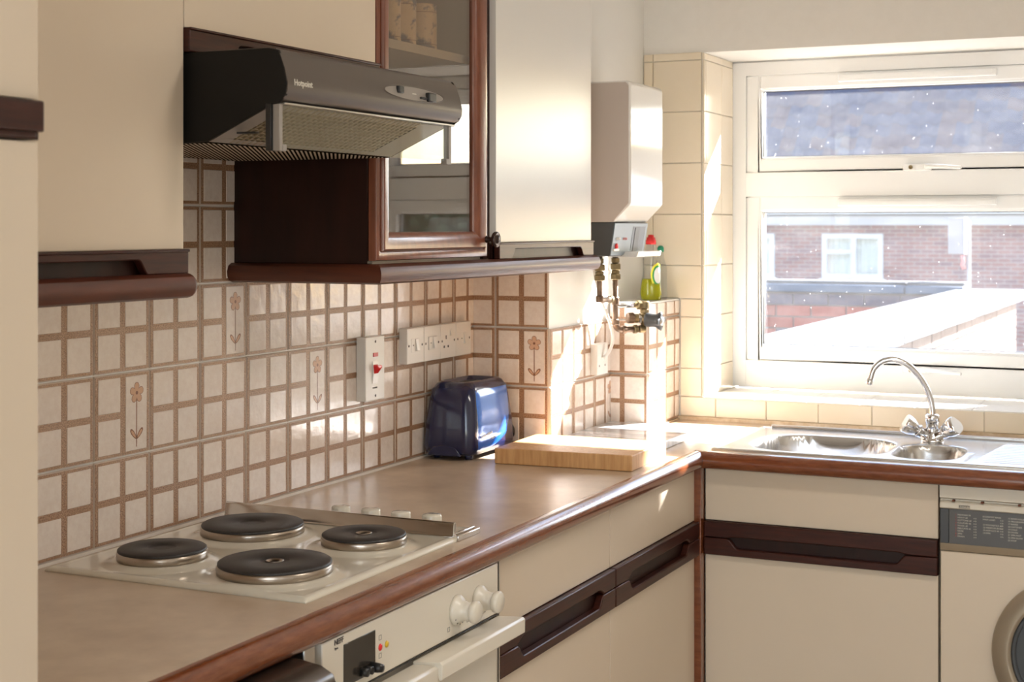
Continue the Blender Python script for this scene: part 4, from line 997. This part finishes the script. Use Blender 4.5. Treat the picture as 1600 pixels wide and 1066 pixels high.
# ------------------------------------------------------------------ added fill lamp (its light is at the top of the script)
cl = thing('fill_lamp', 'white tube light added under the kitchen ceiling as fill, out of view', 'lamp', (1.9, .2, ZC))
B().box((1.28, .14, 2.375), (2.52, .26, ZC)).build('housing', WPLAS, cl, .004, 2)
B().cyl((1.32, .2, 2.352), (2.48, .2, 2.352), .018, 20).build('tube', emis('fill_tube_glow', (1, .93, .8), 2.0), cl)

# ------------------------------------------------------------------ outside
struct('ground', B().box((-40, YW+.37, -1.6), (40, 70, -1.5)).box((-40, -40, -1.6), (40, YB-.2, -1.5)), GROUND)
# yard wall running away from the window: coping and bricks
gw = thing('garden_wall', 'pale sunlit brick wall with concrete coping running away from the window', 'wall', (.5, 5, -1.5))
CX0, CX1, CZ, GYE = .300, .700, 1.083, 7.55
B().box((.36, 2.75, -1.5), (.638, GYE-.14, CZ-.0655)).build('mortar_core', MORT, gw)
yy = 2.75
while yy < GYE-.01:
    e = min(yy+.9, GYE); B().box((CX0, yy+.004, CZ-.060), (CX1, e-.004, CZ)).build('coping_stone', CONC, gw, .006, 2); yy = e
bme = {}
def brick_mesh(l, h, d, m):
    key = (round(l, 3), round(h, 3), round(d, 3), m.name)
    if key not in bme:
        b = B().box((0, 0, 0), (l, d, h)); me = bpy.data.meshes.new('brick'); me.from_pydata(b.v, [], b.f); me.materials.append(m); me.update(); bme[key] = me
    return bme[key]
def brick(parent, me, loc, rot=0):
    o = bpy.data.objects.new('brick', me); COL.objects.link(o); o.parent = parent; o.location = Vector(loc)-base_of(parent); o.rotation_euler = (0, 0, rot); return o
for r_ in range(9):
    z = CZ-.063-(r_+1)*.075
    y = 3.4 + (r_ % 2)*.1125
    while y < GYE-.16:
        l = min(.215, GYE-.145-y)
        if l > .05: brick(gw, brick_mesh(l, .065, .05, BRICK_P), (.650+random.uniform(0, .003), y, z), R(90))
        y += .225
# garden wall across: dark red bricks
gb = thing('garden_wall', 'shaded red brick wall with dark coping across the yard', 'wall', (-2, 7.6, -1.5))
WBY = GYE-.14
B().box((-3.6, WBY+.012, -1.5), (.352, WBY+.22, 1.045)).build('mortar_core', MORT, gb)
yy = -3.6
while yy < .345:
    e = min(yy+.9, .352); B().box((yy+.003, WBY-.035, 1.050), (e-.003, WBY+.26, 1.100)).build('coping_stone', SLATE, gb, .005, 1)
    B().box((yy+.003, WBY+.02, 1.101), (e-.003, WBY+.24, 1.122)).build('coping_cap', CONC, gb, .005, 1); yy = e
for r_ in range(8):
    z = 1.046-(r_+1)*.075; x = -1.60-(r_ % 2)*.1125
    while x < .34:
        l = min(.215, .348-x)
        if l > .05:
            m = BRICK_D if random.random() < (.7 if r_ == 0 else .14) else BRICK_R
            brick(gb, brick_mesh(l, .065, .05, m), (x, WBY-random.uniform(0, .004), z))
        x += .225
dp = B().cyl((-.93, WBY-.06, -1.5), (-.93, WBY-.06, 1.0), .035, 16); tag(dp.build('drainpipe', UPVC, None), 'pale drainpipe beside the shaded red yard wall', 'pipe')
# white box on a post above the wall end
wbx = thing('post_box', 'white box on a thin white post behind the yard wall', 'box', (.33, GYE+.2, 1.0))
B().box((.215, GYE+.10, 1.292), (.312, GYE+.22, 1.518)).box((.309, GYE+.09, 1.29), (.318, GYE+.23, 1.522)).build('box', FASC, wbx, .006, 2)
B().cyl((.333, GYE+.16, -1.5), (.333, GYE+.16, 1.50), .011, 14).build('post', FASC, wbx)
B().tube([(.300, GYE+.12, 1.285), (.306, GYE+.12, 1.25), (.300, GYE+.12, 1.225), (.310, GYE+.12, 1.20)], .012, 10).build('red_tag', mat('faded_red', (.65, .22, .20), .6), wbx)
# house across the way
house = thing('house', 'brick house across the yard with tiled roof and white windows', 'house', (-4, 27, -1.5))
HY = 26.0
hw = B()
wins = [(-5.02, -3.89, .50, 1.335), (-7.3, -5.93, .50, 1.335), (-10.6, -9.4, .5, 1.335)]
xs = sorted([-16, 1.5]+[w_[0] for w_ in wins]+[w_[1] for w_ in wins])
for a, b_ in zip(xs, xs[1:]):
    inside = [w_ for w_ in wins if abs(w_[0]-a) < 1e-6]
    if inside: hw.box((a, HY, -1.5), (b_, HY+.3, inside[0][2])).box((a, HY, inside[0][3]), (b_, HY+.3, 1.9))
    else: hw.box((a, HY, -1.5), (b_, HY+.3, 1.9))
hw.box((1.2, HY+.3, -1.5), (1.5, HY+8, 1.9))
hw.build('brick_wall', HBRICK, house, fixn=False)
B().box((-16.2, HY-.30, 1.495), (1.7, HY+.02, 1.74)).build('fascia', FASC, house)
B().box((-16.2, HY-.42, 1.70), (1.7, HY-.30, 1.79)).build('gutter', UPVC, house, .02, 2)
for x0_, x1_, z0_, z1_ in wins:
    f = B(); rect(f, x0_, x1_, z0_, z1_, .09, HY-.04, HY+.06); xm = x0_+(x1_-x0_)*.52; f.box((xm-.05, HY-.04, z0_+.09), (xm+.05, HY+.06, z1_-.09)).box((x0_+.09, HY-.04, z0_+.46), (xm-.05, HY+.06, z0_+.54))
    f.box((x0_-.05, HY-.08, z0_-.06), (x1_+.05, HY+.06, z0_))
    fo_ = f.build('window', FRAMEW, house)
    B().box((x0_+.05, HY+.02, z0_+.05), (x1_-.05, HY+.03, z1_-.05)).build('pane', PLASTIC, fo_)
    B().box((x0_+.05, HY+.16, z0_+.02), (x1_-.05, HY+.18, z1_-.02)).build('curtain', CURT, fo_)
# pantiles, nearest ones as single pieces
SL = R(43); rowp = .34; colp = .30
def pantile(m):
    b = B(); n = 6; vs = []
    for j in (0, 1):
        for i in range(n+1):
            u_ = i/n; x = u_*.315; zz = .028*math.sin(u_*2*math.pi+.6)
            vs.append((x, j*.40*math.cos(SL)-.0, j*.40*math.sin(SL)+zz+(.03 if j == 0 else 0)))
    top = len(vs); vs += [(v[0], v[1], v[2]-.02) for v in vs[:n+1]]
    fs = [(i, i+1, n+2+i, n+1+i) for i in range(n)]+[(top+i, top+i+1, i+1, i) for i in range(n)]
    b.add(vs, fs, 0, True); me = bpy.data.meshes.new('roof_tile'); me.from_pydata(b.v, [], b.f); me.materials.append(m)
    for p in me.polygons: p.use_smooth = True
    me.update(); return me
PT = [pantile(m) for m in ROOFM]
rb = B(); RY0, RZ0 = HY-.36, 1.80; nr = 20
rb.add([(-16.3, RY0, RZ0-.05), (1.8, RY0, RZ0-.05), (1.8, RY0+nr*rowp*math.cos(SL), RZ0-.05+nr*rowp*math.sin(SL)), (-16.3, RY0+nr*rowp*math.cos(SL), RZ0-.05+nr*rowp*math.sin(SL))], [(0, 1, 2, 3)])
rb.build('roof_deck', ROOFM[1], house, fixn=False)
far = B()
for r_ in range(nr):
    for c in range(int(18/colp)):
        x = -16.3+c*colp+(0.0 if r_ % 2 else 0); y = RY0+r_*rowp*math.cos(SL)+random.uniform(-.008, .008); z = RZ0+r_*rowp*math.sin(SL)
        m = 0 if random.random() < .55 else (1 if random.random() < .62 else 2)
        if -6.9 < x < -.9 and r_ < 14:
            o = bpy.data.objects.new('roof_tile', PT[m]); COL.objects.link(o); o.parent = house; o.location = Vector((x, y, z))-base_of(house)
        elif r_ < nr:
            k0 = PT[m]; far.add([Vector(v.co)+Vector((x, y, z)) for v in k0.vertices], [tuple(p.vertices) for p in k0.polygons], m, True)
tag(far.build('roof_tiles_beyond', ROOFM, house, fixn=False), kind='stuff')
# wing added unseen outside, to shade the right-hand part of the window
blocker = thing('sun_blocker', 'brick wing added outside, unseen, to block sun right of the window', 'building', (3.6, 3.6, -1.5))
B().box((2.62, 3.0, -1.5), (5.0, 4.5, 3.6)).build('wall', HBRICK, blocker, fixn=False)
B().box((2.58, 2.96, 3.6), (5.04, 4.54, 3.7)).build('roof', CONC, blocker)
# tree to the right of the house, seen only in reflections
tr = thing('tree', 'leafy tree beyond the yard to the right, seen mirrored in the cabinet glass', 'tree', (24, 44, -1.5))
B().tube([(24, 44, -1.5), (24.1, 44, .5), (24, 44.1, 2)], [.22, .18, .12], 12).build('trunk', MAHOD, tr)
cr = B()
for k in range(6000):
    a = random.uniform(0, 2*math.pi); u_ = random.uniform(-1, 1); rr = random.uniform(.02, 1)**.5; q_ = math.sqrt(1-u_*u_)
    c = Vector((24+3.2*rr*q_*math.cos(a), 44+2.4*rr*q_*math.sin(a), 1.2+1.5*rr*u_)); s_ = .24
    d1_ = Vector((random.uniform(-1, 1), random.uniform(-1, 1), random.uniform(-1, 1))).normalized(); d2_ = d1_.orthogonal().normalized()
    cr.add([c-d1_*s_, c+d2_*s_*.6, c+d1_*s_, c-d2_*s_*.6], [(0, 1, 2, 3)])
tag(cr.build('foliage', LEAF, tr, fixn=False), kind='stuff')
